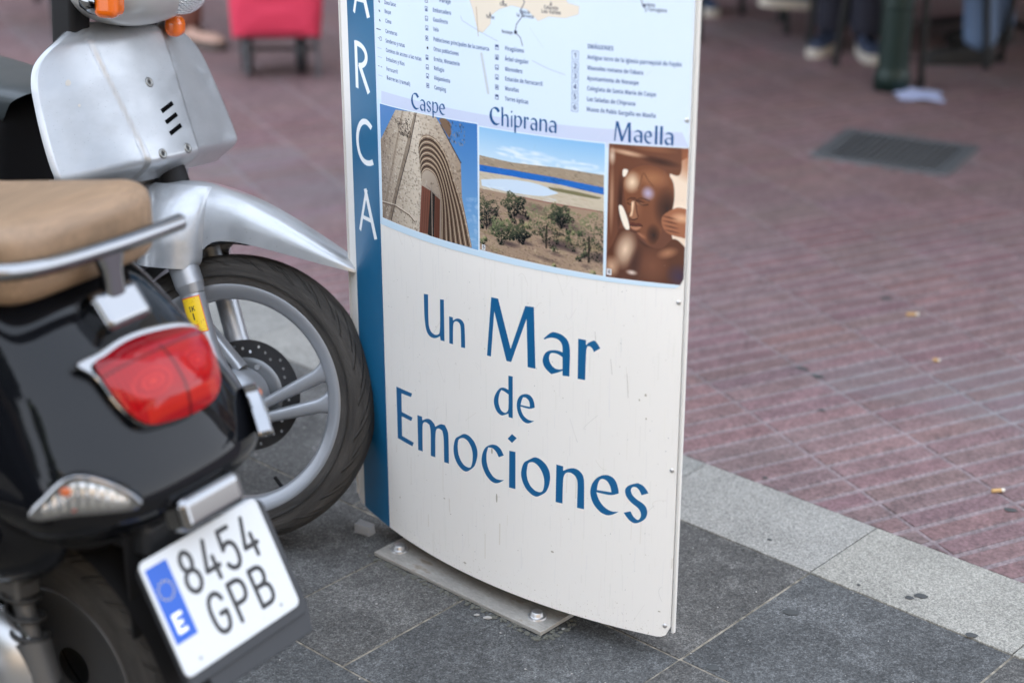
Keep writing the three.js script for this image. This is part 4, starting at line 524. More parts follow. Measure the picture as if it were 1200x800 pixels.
// tyre about the z axis: outer radius R, section half-width w, rim radius r0; uv runs round and across
function tyreGeo(R, w, r0, n = 120) {
  const prof = []; for (let i = 0; i <= 28; i++) { const t = i / 28 * Math.PI, c = Math.cos(t), s = Math.sin(t); prof.push([r0 + (R - r0) * Math.pow(s, 0.75), w * Math.sign(c) * Math.pow(Math.abs(c), 0.72) * (0.80 + 0.20 * Math.sin(Math.min(t, Math.PI - t) * 1.3))]); }
  return grid(n, 28, (u, v) => { const a = u * Math.PI * 2, [r, z] = prof[Math.round(v * 28)]; return [r * Math.cos(a), r * Math.sin(a), z]; }, true);
}
const planarUV = (g, w = 0.14) => { const p = g.attributes.position, u = g.attributes.uv; for (let i = 0; i < p.count; i++) u.setXY(i, p.getX(i) / w + 0.5, p.getY(i) / w + 0.5); return g; };
const ringGeo = (rows, n = 96) => grid(n, rows.length - 1, (u, v) => { const a = u * Math.PI * 2, [r, z] = rows[Math.round(v * (rows.length - 1))]; return [r * Math.cos(a), r * Math.sin(a), z]; }, true);
const disc = (r, t, z, n = 48) => new THREE.CylinderGeometry(r, r, t, n).rotateX(Math.PI / 2).translate(0, 0, z);

// ---------------------------------------------------------------- silver scooter: x forward, y up, z to its right-hand side
{
  const s = thing('silver_scooter', 'silver scooter with cast front wheel parked against the curved sign', 'scooter');
  const psi = Math.PI / 6, lean = 0.10, f = V(Math.cos(psi), 0, Math.sin(psi)), r0 = V(-Math.sin(psi), 0, Math.cos(psi)), up = V(0, 1, 0);
  const uL = up.clone().multiplyScalar(Math.cos(lean)).addScaledVector(r0, -Math.sin(lean)), rL = r0.clone().multiplyScalar(Math.cos(lean)).addScaledVector(up, Math.sin(lean));
  const M = basis(f, uL, rL, V(-0.522, 0, -2.875).addScaledVector(rL, -0.034));
  s.applyMatrix4(M); s.updateMatrixWorld();
  // steered front: wheel frame, turned to the left and leaning with it
  const ps = THREE.MathUtils.degToRad(14.5), ln = 0.30, wf = V(Math.cos(ps), 0, Math.sin(ps)), wr = V(-Math.sin(ps), 0, Math.cos(ps));
  const wu = up.clone().multiplyScalar(Math.cos(ln)).addScaledVector(wr, -Math.sin(ln)), wz = wr.clone().multiplyScalar(Math.cos(ln)).addScaledVector(up, Math.sin(ln));
  const W = M.clone().invert().multiply(basis(wf, wu, wz, V(-0.506, 0.223 * Math.cos(ln) + 0.0425, -2.935)));
  const wp = (name, geo, m, parent = s) => part(name, (Array.isArray(geo) ? merge(geo) : geo).applyMatrix4(W), m, parent);
  // wheel
  const wheel = wp('front_wheel', ringGeo([[0.2, -0.034], [0.214, -0.034], [0.2155, -0.030], [0.213, -0.026], [0.203, -0.022], [0.192, -0.012], [0.192, 0.012], [0.203, 0.022], [0.213, 0.026], [0.2155, 0.030], [0.214, 0.034], [0.206, 0.034], [0.200, 0.031], [0.190, 0.026], [0.184, 0.020], [0.183, 0.012], [0.183, -0.012], [0.184, -0.02], [0.19, -0.026], [0.2, -0.031], [0.206, -0.034], [0.2, -0.034]]), wheelPaint);
  wp('tyre', tyreGeo(0.265, 0.043, 0.2125), rubber, wheel);
  for (const d of [1, -1]) wp('sidewall_ring', ringGeo([[0.2265, 0.0395 * d], [0.2275, 0.0415 * d], [0.2290, 0.0417 * d], [0.2300, 0.0400 * d]]), rubber, wheel);
  for (let k = 0; k < 3; k++) for (const d of [-1, 1]) {
    const tw = k * 2.0944, A = d > 0 ? [0.058, -0.05 + tw] : [0.056, -0.66 + tw], Bq = d > 0 ? [0.189, 0.375 + tw] : [0.189, 0.065 + tw], pa = [A[0] * Math.cos(A[1]), A[0] * Math.sin(A[1])], pb = [Bq[0] * Math.cos(Bq[1]), Bq[0] * Math.sin(Bq[1])], an = Math.atan2(pb[1] - pa[1], pb[0] - pa[0]);
    const spoke = grid(16, 12, (u, v) => { const t = u * Math.PI * 2, hw = lerp(0.0100, 0.0150, v) * (1 + 0.8 * smooth(0.86, 1, v)), hz = lerp(0.018, 0.014, v), c = [lerp(pa[0], pb[0], v), lerp(pa[1], pb[1], v), 0.004], cs = Math.cos(t), sn = Math.sin(t); const ox = hw * Math.sign(cs) * Math.pow(Math.abs(cs), 0.7), oz = hz * Math.sign(sn) * Math.pow(Math.abs(sn), 0.7); return [c[0] - Math.sin(an) * ox, c[1] + Math.cos(an) * ox, c[2] + oz]; }, true);
    wp('spoke', spoke, wheelPaint, wheel);
  }
  wp('hub', [ringGeo([[0.012, 0.05], [0.03, 0.05], [0.038, 0.044], [0.052, 0.03], [0.056, 0.018], [0.056, -0.02], [0.04, -0.045], [0.012, -0.046]])], wheelPaint, wheel);
  const holes = []; for (let k = 0; k < 36; k++) { const a = k / 36 * Math.PI * 2, rad = k % 3 === 0 ? 0.082 : k % 3 === 1 ? 0.088 : 0.094; holes.push(Array.from({ length: 10 }, (_, i) => [rad * Math.cos(a) + 0.0032 * Math.cos(i / 10 * 6.283), rad * Math.sin(a) + 0.0032 * Math.sin(i / 10 * 6.283)])); }
  holes.push(Array.from({ length: 40 }, (_, i) => [0.068 * Math.cos(-i / 40 * 6.283), 0.068 * Math.sin(-i / 40 * 6.283)]));
  wp('brake_disc', extrude(Array.from({ length: 72 }, (_, i) => [0.104 * Math.cos(i / 72 * 6.2832), 0.104 * Math.sin(i / 72 * 6.2832)]), 0.0035, 0, holes).translate(0, 0, -0.05), mat([0.06, 0.06, 0.062], 0.5, 0.6), wheel);
  wp('disc_carrier', [ringGeo([[0.03, -0.044], [0.06, -0.044], [0.071, -0.046], [0.071, -0.05], [0.03, -0.052]])], mat([0.22, 0.23, 0.24], 0.45, 0.7), wheel);
  for (let k = 0; k < 5; k++) wp('disc_bolt', disc(0.005, 0.008, -0.044, 12).translate(0.058 * Math.cos(k * 1.2566), 0.058 * Math.sin(k * 1.2566), 0), zinc, wheel);
  // fork
  for (const d of [1, -1]) {
    const z = 0.070 * d;
    const leg = wp('fork_leg', [rod([-0.118, 0.30, z], [-0.076, 0.206, z], 0.028, 0.0265), rod([-0.076, 0.206, z], [-0.069, 0.190, z], 0.0265, 0.0215), rod([-0.069, 0.190, z], [-0.034, 0.094, z], 0.0215, 0.021), tube([[-0.038, 0.105, z], [-0.018, 0.065, z], [0.012, 0.028, z], [0.03, 0.0, z * 0.96]], 0.021, 18, 16), rod([0.0, 0, z - 0.022 * d], [0.0, 0, z + 0.020 * d], 0.024), tube([[0.03, 0.0, z * 0.96], [0.012, -0.004, z], [0, 0, z]], 0.020, 10, 14)], silverDull);
    if (d > 0) {
      const st = canvasTex(256, 384, (g, w, h) => { g.fillStyle = '#e8c21c'; g.fillRect(0, 0, w, h); g.strokeStyle = '#d9482a'; g.lineWidth = 10; g.strokeRect(4, 4, w - 8, h - 8); g.fillStyle = '#20242a'; g.font = 'bold 74px sans-serif'; g.fillText('IK', 92, 150); g.fillRect(120, 172, 16, 70); g.fillStyle = '#c63a22'; g.font = 'bold 58px sans-serif'; g.fillText('26', 96, 330); for (let i = 0; i < 90; i++) { g.fillStyle = `rgba(120,60,20,${rr(0.2, 0.7)})`; g.fillRect(rnd() * w, rnd() < 0.5 ? rr(10, 60) : rr(250, 370), rr(3, 12), rr(2, 6)); } });
      wp('sticker', grid(12, 4, (u, v) => { const a = lerp(-0.9, 0.9, u), cx = lerp(-0.0445, -0.0672, v), cy = lerp(0.123, 0.1855, v), R = 0.0224, ax = [0.94, 0.343]; return [cx + ax[0] * R * Math.sin(a), cy + ax[1] * R * Math.sin(a), z + R * Math.cos(a)]; }), mat([1, 1, 1], 0.4, 0, { map: st }), leg);
      wp('axle_nut', [disc(0.014, 0.016, z + 0.026, 6), disc(0.018, 0.004, z + 0.021, 20)], zinc, leg);
    }
  }
  wp('brake_hose', tube([[-0.13, 0.34, 0.045], [-0.10, 0.25, 0.035], [-0.10, 0.14, -0.02], [-0.085, 0.05, -0.056]], 0.005, 40, 8), blackPlastic);
  wp('valve_stem', rod([0.10, -0.155, 0.006], [0.088, -0.135, 0.016], 0.0035), blackPlastic, wheel);
  wp('brake_caliper', [rbox(0.05, 0.075, 0.03, 0.008, -0.085, 0.02, -0.056)], blackPlastic);
  // mudguard: ridge, skirt and width along the wheel
  const ridge = curveTab([[-0.20, 0.380], [-0.14, 0.390], [-0.08, 0.391], [0, 0.373], [0.064, 0.348], [0.124, 0.319], [0.175, 0.292], [0.205, 0.276], [0.226, 0.263], [0.238, 0.2525]]);
  const skirt = curveTab([[-0.20, 0.262], [-0.12, 0.26], [-0.075, 0.262], [-0.062, 0.268], [-0.042, 0.285], [-0.009, 0.290], [0.043, 0.285], [0.093, 0.2765], [0.15, 0.266], [0.19, 0.2590], [0.238, 0.2505]]);
  const wide = (x) => x > 0.02 ? 0.062 * Math.pow(Math.max(0, (0.2396 - x) / 0.2196), 0.20) : 0.062;
  const guard = grid(72, 30, (u, v) => { const x = lerp(-0.20, 0.2385, u), t = (v - 0.5) * 2, a = Math.abs(t), w = wide(x), hi = ridge(x), lo = Math.min(skirt(x), hi - 0.001), c = Math.sign(t) * w * Math.pow(Math.sin(a * Math.PI / 2), 0.72), y = lo + (hi - lo) * Math.pow(Math.cos(a * Math.PI / 2), 0.52); return [x, y, c]; });
  const mud = wp('mudguard', guard, silver);
  // fork shrouds: rounded pillars on both flanks of the mudguard
  const guardZ = (x, y) => { const hi = ridge(x), lo = Math.min(skirt(x), hi - 0.001), w = wide(x); if (y <= lo) return w; const c = Math.pow(clamp((y - lo) / (hi - lo), 0, 1), 1 / 0.52), a = Math.acos(clamp(c, 0, 1)); return w * Math.pow(Math.sin(a), 0.72); };
  for (const d of [1, -1]) wp('fork_cover', grid(40, 30, (u, v) => { const y = lerp(0.235, 0.384, v), x = lerp(-0.183, -0.059, u), q = (u - 0.5) * 2, r = 0.020, cut = y < 0.235 + r ? (r - Math.sqrt(Math.max(0, r * r - (0.235 + r - y) ** 2))) : 0, xx = u > 0.9 ? x - cut * (u - 0.9) / 0.1 : x, bump = Math.pow(Math.max(0, 1 - q * q), 0.55) * (1 - 0.55 * smooth(0.28, 0.386, y)); return [xx, y, d * (guardZ(x, y) - 0.0015 + 0.050 * bump)]; }), silver, mud);
  wp('reflector_scuff', rbox(0.012, 0.004, 0.0012, 0.0005, 0, 0, 0).rotateZ(0.35).translate(0.196, 0.2685, 0.0195), mat([0.02, 0.10, 0.06], 0.6), mud);
  wp('inner_guard', grid(40, 12, (u, v) => { const a = lerp(1.5, 2.7, u), t = (v - 0.5) * 2; return [0.281 * Math.cos(a), 0.281 * Math.sin(a) + 0.004, 0.048 * t]; }), blackPlastic, mud);
  wp('steering_stem', rod([-0.14, 0.36, 0], [-0.30, 0.72, 0], 0.03), blackPlastic);
  // leg shield: hw half width, ac centre line, as functions of height
  const hw = curveTab([[0.635, 0.232], [0.665, 0.242], [0.705, 0.246], [0.753, 0.243], [0.807, 0.235], [0.845, 0.226], [0.870, 0.211], [0.890, 0.182], [0.904, 0.145], [0.915, 0.10], [0.923, 0.05]]);
  const ac = (b) => -0.158 - (b - 0.702) * 0.51;
  const shieldAt = (c, b, off = 0) => {
    const q = Math.abs(c), w = hw(b), cr = lerp(0.066, 0.092, smooth(0.67, 0.92, b)), e = clamp(q / w, 0, 1);
    let a = ac(b) - 0.9 * Math.min(q, cr) ** 2 - (q > cr ? 0.006 * smooth(cr, cr + 0.006, q) + (q - cr) * 0.19 + (q - cr) ** 2 * 0.35 : 0);
    a -= 0.007 * Math.pow(smooth(0.975, 1.0, e), 2);              // rolled side edge
    { const q = clamp((0.700 - b) / 0.055, 0, 1); a -= 0.072 * q * q * (2 - q); }          // chin tucks under
    a -= 0.030 * Math.pow(smooth(0.890, 0.925, b), 2);            // brow rolls back
    return [a + off, b - (q > cr ? 0.012 * smooth(cr, 0.25, q) : 0), c];
  };
  part('leg_shield', grid(110, 60, (u, v) => { const b = lerp(0.646, 0.922, v), t = (u - 0.5) * 2; return shieldAt(t * hw(b), b); }), silver, s);
  part('shield_lining', grid(40, 24, (u, v) => { const b = lerp(0.660, 0.912, v), t = (u - 0.5) * 2, p = shieldAt(t * hw(b) * 0.965, b); return [p[0] - 0.014, p[1], p[2]]; }), mat([0.10, 0.105, 0.11], 0.6), s);
  const nrm = (c, b) => { const p = V(...shieldAt(c, b)), q = V(...shieldAt(c + 0.004, b)), t = V(...shieldAt(c, b + 0.004)); return { p, n: t.sub(p).cross(q.sub(p)).normalize() }; };
  const onShield = (geo, c, b, lift = 0) => { let { p, n } = nrm(c, b); if (n.x < 0) n.negate(); const z = n, x = V(0, 0, -1).addScaledVector(z, z.z).normalize(), y = z.clone().cross(x); return geo.applyMatrix4(basis(x, y, z, p.clone().addScaledVector(z, lift))); };
  for (const b of [0.774, 0.755, 0.736]) part('vent_slot', onShield(rbox(0.040, 0.0085, 0.003, 0.0014).rotateZ(0.30), -0.021, b, -0.0006), mat([0.002, 0.002, 0.0025], 0.9, 0, { specularIntensity: 0.1 }), s);
  for (const [c, b] of [[0.001, 0.819], [0.034, 0.702], [-0.034, 0.702]]) { const rim = part('screw', onShield(lathe([[0.0005, 0.0004], [0.0038, 0.0004], [0.0046, 0.0026], [0.0078, 0.0026], [0.0094, 0.0012], [0.0098, 0]], 28).rotateX(Math.PI / 2), c, b, -0.0002), mat([0.24, 0.24, 0.23], 0.35, 0.8), s); part('socket', onShield(disc(0.0038, 0.001, 0, 6), c, b, 0.0006), mat([0.02, 0.02, 0.02], 0.6), rim); }
  for (const [c, b, q] of [[0.165, 0.838, 0.006], [0.16, 0.80, 0.003]]) part('paint_chip', onShield(extrude(smoothLoop([[-q, -q * 0.5], [0, -q], [q, -q * 0.3], [q * 0.6, q * 0.8], [-q * 0.4, q * 0.6]], 18), 0.0003), c, b, 0.0001), mat([0.50, 0.48, 0.44], 0.7), s);
  // handlebar head
  const head = part('headset_cover', grid(48, 28, (u, v) => { const t = u * Math.PI * 2, p = (v - 0.5) * Math.PI, c = Math.cos(p); return [-0.265 + 0.095 * c * Math.cos(t), 0.995 + 0.080 * Math.sign(Math.sin(p)) * Math.pow(Math.abs(Math.sin(p)), 0.8), -0.01 + 0.135 * Math.sign(Math.sin(t)) * Math.pow(Math.abs(Math.sin(t)), 0.8) * c]; }), mat([0.50, 0.50, 0.49], 0.35, 0.5, { clearcoat: 0.5 }), s);
  const facet = dataTex(256, (u, v) => gray(0.5 + 0.5 * Math.sin(u * 90) * Math.sin(v * 70 + Math.floor(u * 6))), false);
  part('headlight', grid(40, 14, (u, v) => { const t = u * Math.PI * 2, q = 1 - v; return [-0.172 + 0.032 * (1 - q * q) - 0.02, 0.985 + 0.048 * q * Math.sin(t), -0.070 + 0.07 * q * Math.cos(t)]; }), mat([0.72, 0.75, 0.78], 0.12, 0.3, { bumpMap: facet, bumpScale: 0.006, clearcoat: 1 }), head);
  const amber = mat([0.80, 0.15, 0.008], 0.18, 0, { clearcoat: 1, clearcoatRoughness: 0.05 });
  for (const [x, y, z, k] of [[-0.205, 0.970, 0.115, 1], [-0.255, 0.905, -0.115, 0.78]]) { const ind = part('indicator', [rbox(0.044 * k, 0.050 * k, 0.052 * k, 0.015, 0, 0, 0, 6).rotateY(0.35).translate(x, y, z)], amber, s); part('indicator_cap', [lathe([[0.0001, 0.034 * k], [0.014 * k, 0.03 * k], [0.024 * k, 0.012 * k], [0.0265 * k, -0.004]], 28).rotateX(Math.PI / 2).scale(1.15, 1, Math.sign(z)).rotateY(z > 0 ? -1.2 : -0.4).translate(x - 0.02, y + 0.002, z + (z > 0 ? 0.004 : -0.008))], z > 0 ? chrome : blackPlastic, ind); }
  part('headset_bracket', [rbox(0.05, 0.05, 0.11, 0.012, -0.300, 0.928, -0.045)], blackPlastic, s);
  for (const d of [1, -1]) { part('handlebar_grip', rod([-0.30 + 0.06 * d, 1.03, d * 0.13], [-0.33 + 0.12 * d, 1.03, d * 0.34], 0.017, 0.019), blackPlastic, s); }
  part('cable_sleeve', [tube([[-0.310, 0.80, 0.075], [-0.312, 0.90, 0.088], [-0.308, 0.99, 0.10]], 0.017, 16, 12), rbox(0.055, 0.16, 0.05, 0.012, -0.318, 0.95, 0.09)], blackPlastic, s);
  // floor, seat, tail and rear wheel (mostly outside the frame)
  part('floorboard', rbox(0.42, 0.06, 0.36, 0.02, -0.50, 0.29, 0), blackPlastic, s);
  part('shield_lower', grid(24, 16, (u, v) => { const t = (u - 0.5) * 2, b = lerp(0.27, 0.66, v); return [-0.255 - 0.06 * t * t + 0.03 * v, b, t * 0.19]; }), mat([0.30, 0.32, 0.35], 0.4, 0.4), s);
  const tail = part('rear_body', grid(40, 24, (u, v) => { const t = u * Math.PI * 2, x = lerp(-0.62, -1.45, v), k = Math.sin(clamp(v * 1.15 + 0.18, 0, 1.0) * Math.PI * 0.72 + 0.15), cs = Math.cos(t), sn = Math.sin(t); return [x, 0.55 + 0.14 * v + 0.20 * k * Math.sign(sn) * Math.pow(Math.abs(sn), 0.7), 0.18 * k * Math.sign(cs) * Math.pow(Math.abs(cs), 0.7)]; }, true), silver, s);
  const seatTop = mat([0.035, 0.045, 0.05], 0.38, 0, { clearcoat: 0.2, clearcoatRoughness: 0.4 });
  const seat = part('seat', grid(36, 30, (u, v) => { const t = u * Math.PI * 2, x = lerp(-0.475, -1.32, v), k = Math.pow(Math.sin(Math.PI * clamp(lerp(0.06, 0.95, v), 0, 1)), 0.28), cs = Math.cos(t), sn = Math.sin(t), top = 0.80 + 0.02 * v; return [x + 0.04 * sn * (v < 0.1 ? 1 : 0), top - 0.055 + 0.06 * k * Math.sign(sn) * Math.pow(Math.abs(sn), 0.6), 0.155 * k * Math.sign(cs) * Math.pow(Math.abs(cs), 0.55)]; }, true), seatTop, s);
  part('seat_front', rbox(0.14, 0.20, 0.26, 0.05, -0.555, 0.655, 0, 4), blackPlastic, seat);
  const rw = part('rear_wheel', ringGeo([[0.05, 0.02], [0.15, 0.03], [0.19, 0.036], [0.19, -0.036], [0.15, -0.03], [0.05, -0.02]], 48).translate(-1.29, 0.25, 0), wheelPaint, s);
  part('tyre', tyreGeo(0.25, 0.05, 0.185, 72).translate(-1.29, 0.25, 0), rubber, rw);
  part('centre_stand', [rod([-0.78, 0.26, 0.12], [-0.84, 0.004, 0.17], 0.012), rod([-0.78, 0.26, -0.12], [-0.80, 0.05, -0.20], 0.012)], blackPlastic, s);
  part('engine', rbox(0.52, 0.20, 0.22, 0.05, -1.02, 0.30, 0, 3), mat([0.2, 0.2, 0.2], 0.5, 0.5), s);
}

// ---------------------------------------------------------------- black scooter: x forward, y up, z to its right-hand side; the number plate hangs at x = 0
{
  const s = thing('black_scooter', 'glossy black scooter with tan seat and red tail lamp standing beside the sign', 'scooter');
  const Bk = V(0.832, 0, 0.555).normalize(), R = V(Bk.z, 0, -Bk.x);
  s.applyMatrix4(basis(Bk.clone().negate(), V(0, 1, 0), R, V(-0.38, 0, -1.987)));
  // tail body: rear end xr and half width w by height
  const xr = curveTab([[0.50, 0.075], [0.530, 0.040], [0.555, 0.022], [0.58, 0.022], [0.62, 0.045], [0.66, 0.075], [0.70, 0.105], [0.74, 0.142], [0.78, 0.19], [0.81, 0.25], [0.84, 0.33]]);
  const wd = curveTab([[0.50, 0.150], [0.53, 0.180], [0.56, 0.190], [0.60, 0.186], [0.66, 0.172], [0.72, 0.158], [0.78, 0.142], [0.84, 0.12]]);
  const plan = (y, ph) => { const w = wd(y), x0 = xr(y), dep = 0.125, c = Math.cos(ph), sn = Math.sin(ph); return [x0 + dep * (1 - Math.pow(Math.abs(c), 0.85)), w * Math.sign(sn) * Math.pow(Math.abs(sn), 0.80)]; };
  const body = part('tail_body', grid(80, 40, (u, v) => { const y = lerp(0.50, 0.84, v), q = (u - 0.5) * 2, a = Math.min(1, Math.abs(q) / 0.72); let [x, z] = plan(y, Math.sign(q) * a * Math.PI / 2); if (Math.abs(q) > 0.72) x += (Math.abs(q) - 0.72) / 0.28 * 0.75; return [x, y, z]; }), blackGloss, s);
  part('tail_lip', grid(60, 6, (u, v) => { const q = (u - 0.5) * 2, a = Math.min(1, Math.abs(q) / 0.72); let [x, z] = plan(0.50, Math.sign(q) * a * Math.PI / 2); if (Math.abs(q) > 0.72) x += (Math.abs(q) - 0.72) / 0.28 * 0.75; const k = 1 - 0.10 * v; return [x + 0.03 * v, 0.50 - 0.012 * Math.sin(v * Math.PI), z * k]; }), blackPlastic, body);
  for (const d of [1, -1]) part('side_cowl', grid(44, 26, (u, v) => { const t = u * Math.PI * 2, p = v * Math.PI * 0.5, c = Math.cos(t) * Math.sin(p), q = Math.sin(t) * Math.sin(p); return [0.44 + 0.30 * c, 0.56 + 0.155 * q + 0.05 * c, d * (0.125 + 0.105 * Math.cos(p))]; }, true), blackGloss, s);
  part('under_tail', rbox(0.45, 0.12, 0.20, 0.05, 0.36, 0.50, 0, 3), blackPlastic, s);
  // lamp plane: faces back and up along the tail
  const TN = V(-0.77, 0.63, 0).normalize(), TU = V(0.63, 0.77, 0).normalize(), plane = (o, n = TN, y = TU, x = V(0, 0, 1)) => basis(x, y, n, o);
  const bez = smoothLoop([[-0.1100, 0.0500], [-0.0690, 0.0545], [-0.0255, 0.0605], [0.0260, 0.0570], [0.0785, 0.0436], [0.0940, 0.0275], [0.0905, -0.0140], [0.0770, -0.0440], [0.0545, -0.0622], [0.0155, -0.0692], [-0.0300, -0.0650], [-0.0670, -0.0565], [-0.0822, -0.0385], [-0.0910, -0.0083], [-0.0960, 0.0280]], 72);
  const lensO = smoothLoop([[-0.0892, 0.046], [-0.0676, 0.0501], [-0.0265, 0.0559], [0.0241, 0.0522], [0.0774, 0.0389], [0.0909, 0.0246], [0.0865, -0.0134], [0.0735, -0.0412], [0.0519, -0.0587], [0.0148, -0.0655], [-0.0289, -0.0613], [-0.0637, -0.053], [-0.0786, -0.0368], [-0.0873, -0.0083], [-0.0904, 0.024]], 72);
  const lamp = part('tail_lamp', extrude(bez, 0.030, 0.003).applyMatrix4(plane(V(0.102, 0.69, 0.015).addScaledVector(TN, -0.022))), chrome, s);
  const ribs = dataTex(256, (u, v) => gray(0.5 + 0.5 * Math.sin(u * 6.283 * 12) * (v > 0.3 ? 1 : 0.3)), false);
  const prism = canvasTex(512, 512, (g, w, h) => { const q = g.createLinearGradient(0, 0, 0, h); g.fillStyle = '#bd1420'; g.fillRect(0, 0, w, h); g.fillStyle = '#8c0d1c'; g.fillRect(0, 0, w, h * 0.24); g.fillStyle = '#a81020'; g.fillRect(0, h * 0.24, w, h * 0.08); for (const x of [0.29, 0.70]) { for (let i = 6; i > 0; i--) { g.fillStyle = ['#e2382a', '#c81c22', '#d92a26', '#b8131f', '#d42424', '#c01620'][i - 1]; g.beginPath(); g.ellipse(w * x, h * 0.56, i * 15, i * 13, 0, 0, 7); g.fill(); } } g.fillStyle = '#d8301f'; g.fillRect(w * 0.18, h * 0.76, w * 0.62, h * 0.12); g.strokeStyle = 'rgba(90,4,16,.5)'; g.lineWidth = 2.5; for (let i = 0; i < 30; i++) { g.beginPath(); g.moveTo(i * 18, h * 0.3); g.lineTo(i * 18, h); g.stroke(); } for (let i = 0; i < 16; i++) { g.beginPath(); g.moveTo(0, h * 0.3 + i * 24); g.lineTo(w, h * 0.3 + i * 24); g.stroke(); } g.fillStyle = 'rgba(80,4,16,.75)'; g.fillRect(w * 0.485, h * 0.28, 12, h); g.fillRect(0, h * 0.31, w, 9); });
  const lg = dome(lensO, 0.026, 10, 1.25), lp = lg.attributes.position, lu = lg.attributes.uv; for (let i = 0; i < lp.count; i++) lu.setXY(i, lp.getX(i) / 0.20 + 0.5, lp.getY(i) / 0.14 + 0.5);
  part('red_lens', lg.applyMatrix4(plane(V(0.095, 0.69, 0.015).addScaledVector(TN, 0.010))), mat([0.62, 0.46, 0.46], 0.10, 0, { map: prism, specularIntensity: 0.7 }), lamp);
  // indicators on both rear corners
  const clear = mat([0.42, 0.42, 0.41], 0.16, 0.75, { clearcoat: 1, bumpMap: ribs, bumpScale: 0.0018 });
  for (const d of [-1, 1]) {
    const N = V(-0.60, 0.12, 0.79 * d).normalize(), X = V(0.79 * d, 0, 0.60).normalize(), Y = N.clone().cross(X).normalize(), o = V(0.073, 0.582, 0.146 * d).addScaledVector(N, 0.018);
    let out = smoothLoop([[-0.0698, -0.0081], [-0.0468, 0.0186], [-0.0244, 0.0384], [-0.0032, 0.0439], [0.0273, 0.0361], [0.0573, 0.0194], [0.0699, 0.0058], [0.061, -0.0022], [0.0241, -0.0072], [-0.0231, -0.0099], [-0.0547, -0.0142]], 48); if (d > 0) out = out.map(([x, y]) => [-x, y]).reverse();
    const inn = out.map(([x, y]) => [x * 0.88 + 0.001, (y - 0.012) * 0.80 + 0.012]), m = basis(X, Y, N, o);
    const rim = part('indicator', extrude(out, 0.014, 0.003).applyMatrix4(m.clone().multiply(new THREE.Matrix4().makeTranslation(0, 0, -0.012))), chrome, s);
    part('clear_lens', planarUV(dome(inn, 0.007, 6, 1.3)).applyMatrix4(m.clone().multiply(new THREE.Matrix4().makeTranslation(0, 0, 0.0035))), clear, rim);
    part('amber_bulb', ball(0.0075, 0.020 * d, 0.024, 0.0075, 1, 0.8, 0.5, 16).applyMatrix4(m), mat([0.42, 0.09, 0.02], 0.3), rim);
    part('amber_bulb', ball(0.006, 0.012 * d, 0.003, 0.0065, 1, 0.8, 0.5, 16).applyMatrix4(m), mat([0.30, 0.04, 0.02], 0.3), rim);
  }
  // grab rail on its chrome mount
  const rail = part('grab_rail', [tube([[0.55, 0.845, -0.205], [0.40, 0.865, -0.205], [0.26, 0.872, -0.200], [0.19, 0.868, -0.175], [0.165, 0.860, -0.12], [0.157, 0.853, 0], [0.157, 0.851, 0.08], [0.159, 0.850, 0.134]], 0.0115, 64, 16), ball(0.0115, 0.159, 0.850, 0.134, 1, 1, 0.6, 16)], chrome, s);
  part('rail_stem', grid(28, 14, (u, v) => { const t = u * Math.PI * 2, y = lerp(0.765, 0.855, v), w = lerp(0.017, 0.014, v) + 0.018 * Math.pow(Math.max(0, v - 0.55) / 0.45, 2), d = 0.009, cs = Math.cos(t), sn = Math.sin(t); return [0.150 + 0.007 * v + d * Math.sign(cs) * Math.pow(Math.abs(cs), 0.6), y, 0.002 + w * Math.sign(sn) * Math.pow(Math.abs(sn), 0.6)]; }, true), chrome, rail);
  part('rail_mount', [rbox(0.078, 0.054, 0.048, 0.012, 0.004, 0.018, 0.008, 5), rbox(0.060, 0.020, 0.040, 0.009, 0.004, 0.040, -0.004, 5)].map((q) => q.applyMatrix4(plane(V(0.150, 0.75, 0)))), chrome, rail);
  // seat: tan, rounded, with a welt
  const hide = dataTex(512, (u, v) => { const l = 0.80 + (fbm(u, v, 90, 3, 41) - 0.5) * 0.22 + (fbm(u, v, 6, 3, 43) - 0.5) * 0.14; return [l, l * 0.99, l * 0.97]; });
  const hideMat = mat([0.40, 0.265, 0.165], 0.5, 0, { map: hide });
  const seatAt = (u, v) => { const t = u * Math.PI * 2, x = 0.188 + 0.66 * Math.pow(v, 2.4), k = lerp(0.45, 1, Math.pow(1 - (1 - Math.min(1, (x - 0.188) / 0.050)) ** 2.6, 0.42)) * Math.sqrt(Math.max(0.02, 1 - smooth(0.70, 0.86, x) * 0.9)), cs = Math.cos(t), sn = Math.sin(t), top = 0.903 - 0.19 * Math.max(0, x - 0.24) + 0.10 * Math.max(0, x - 0.5), bot = 0.793; return [x, (top + bot) / 2 + (top - bot) / 2 * k * Math.sign(sn) * Math.pow(Math.abs(sn), 0.40), 0.004 + 0.138 * k * Math.sign(cs) * Math.pow(Math.abs(cs), 0.34)]; };
  const seat = part('seat', grid(64, 40, seatAt, true), hideMat, s);
  part('seat_end', new THREE.ShapeGeometry(new THREE.Shape(Array.from({ length: 64 }, (_, i) => { const p = seatAt(i / 64, 0); return new THREE.Vector2(p[2], p[1]); }))).applyMatrix4(basis(V(0, 0, 1), V(0, 1, 0), V(-1, 0, 0), V(0.1882, 0, 0))), hideMat, seat);
  part('seat_base', rbox(0.52, 0.03, 0.23, 0.012, 0.50, 0.805, 0, 3), blackPlastic, seat);
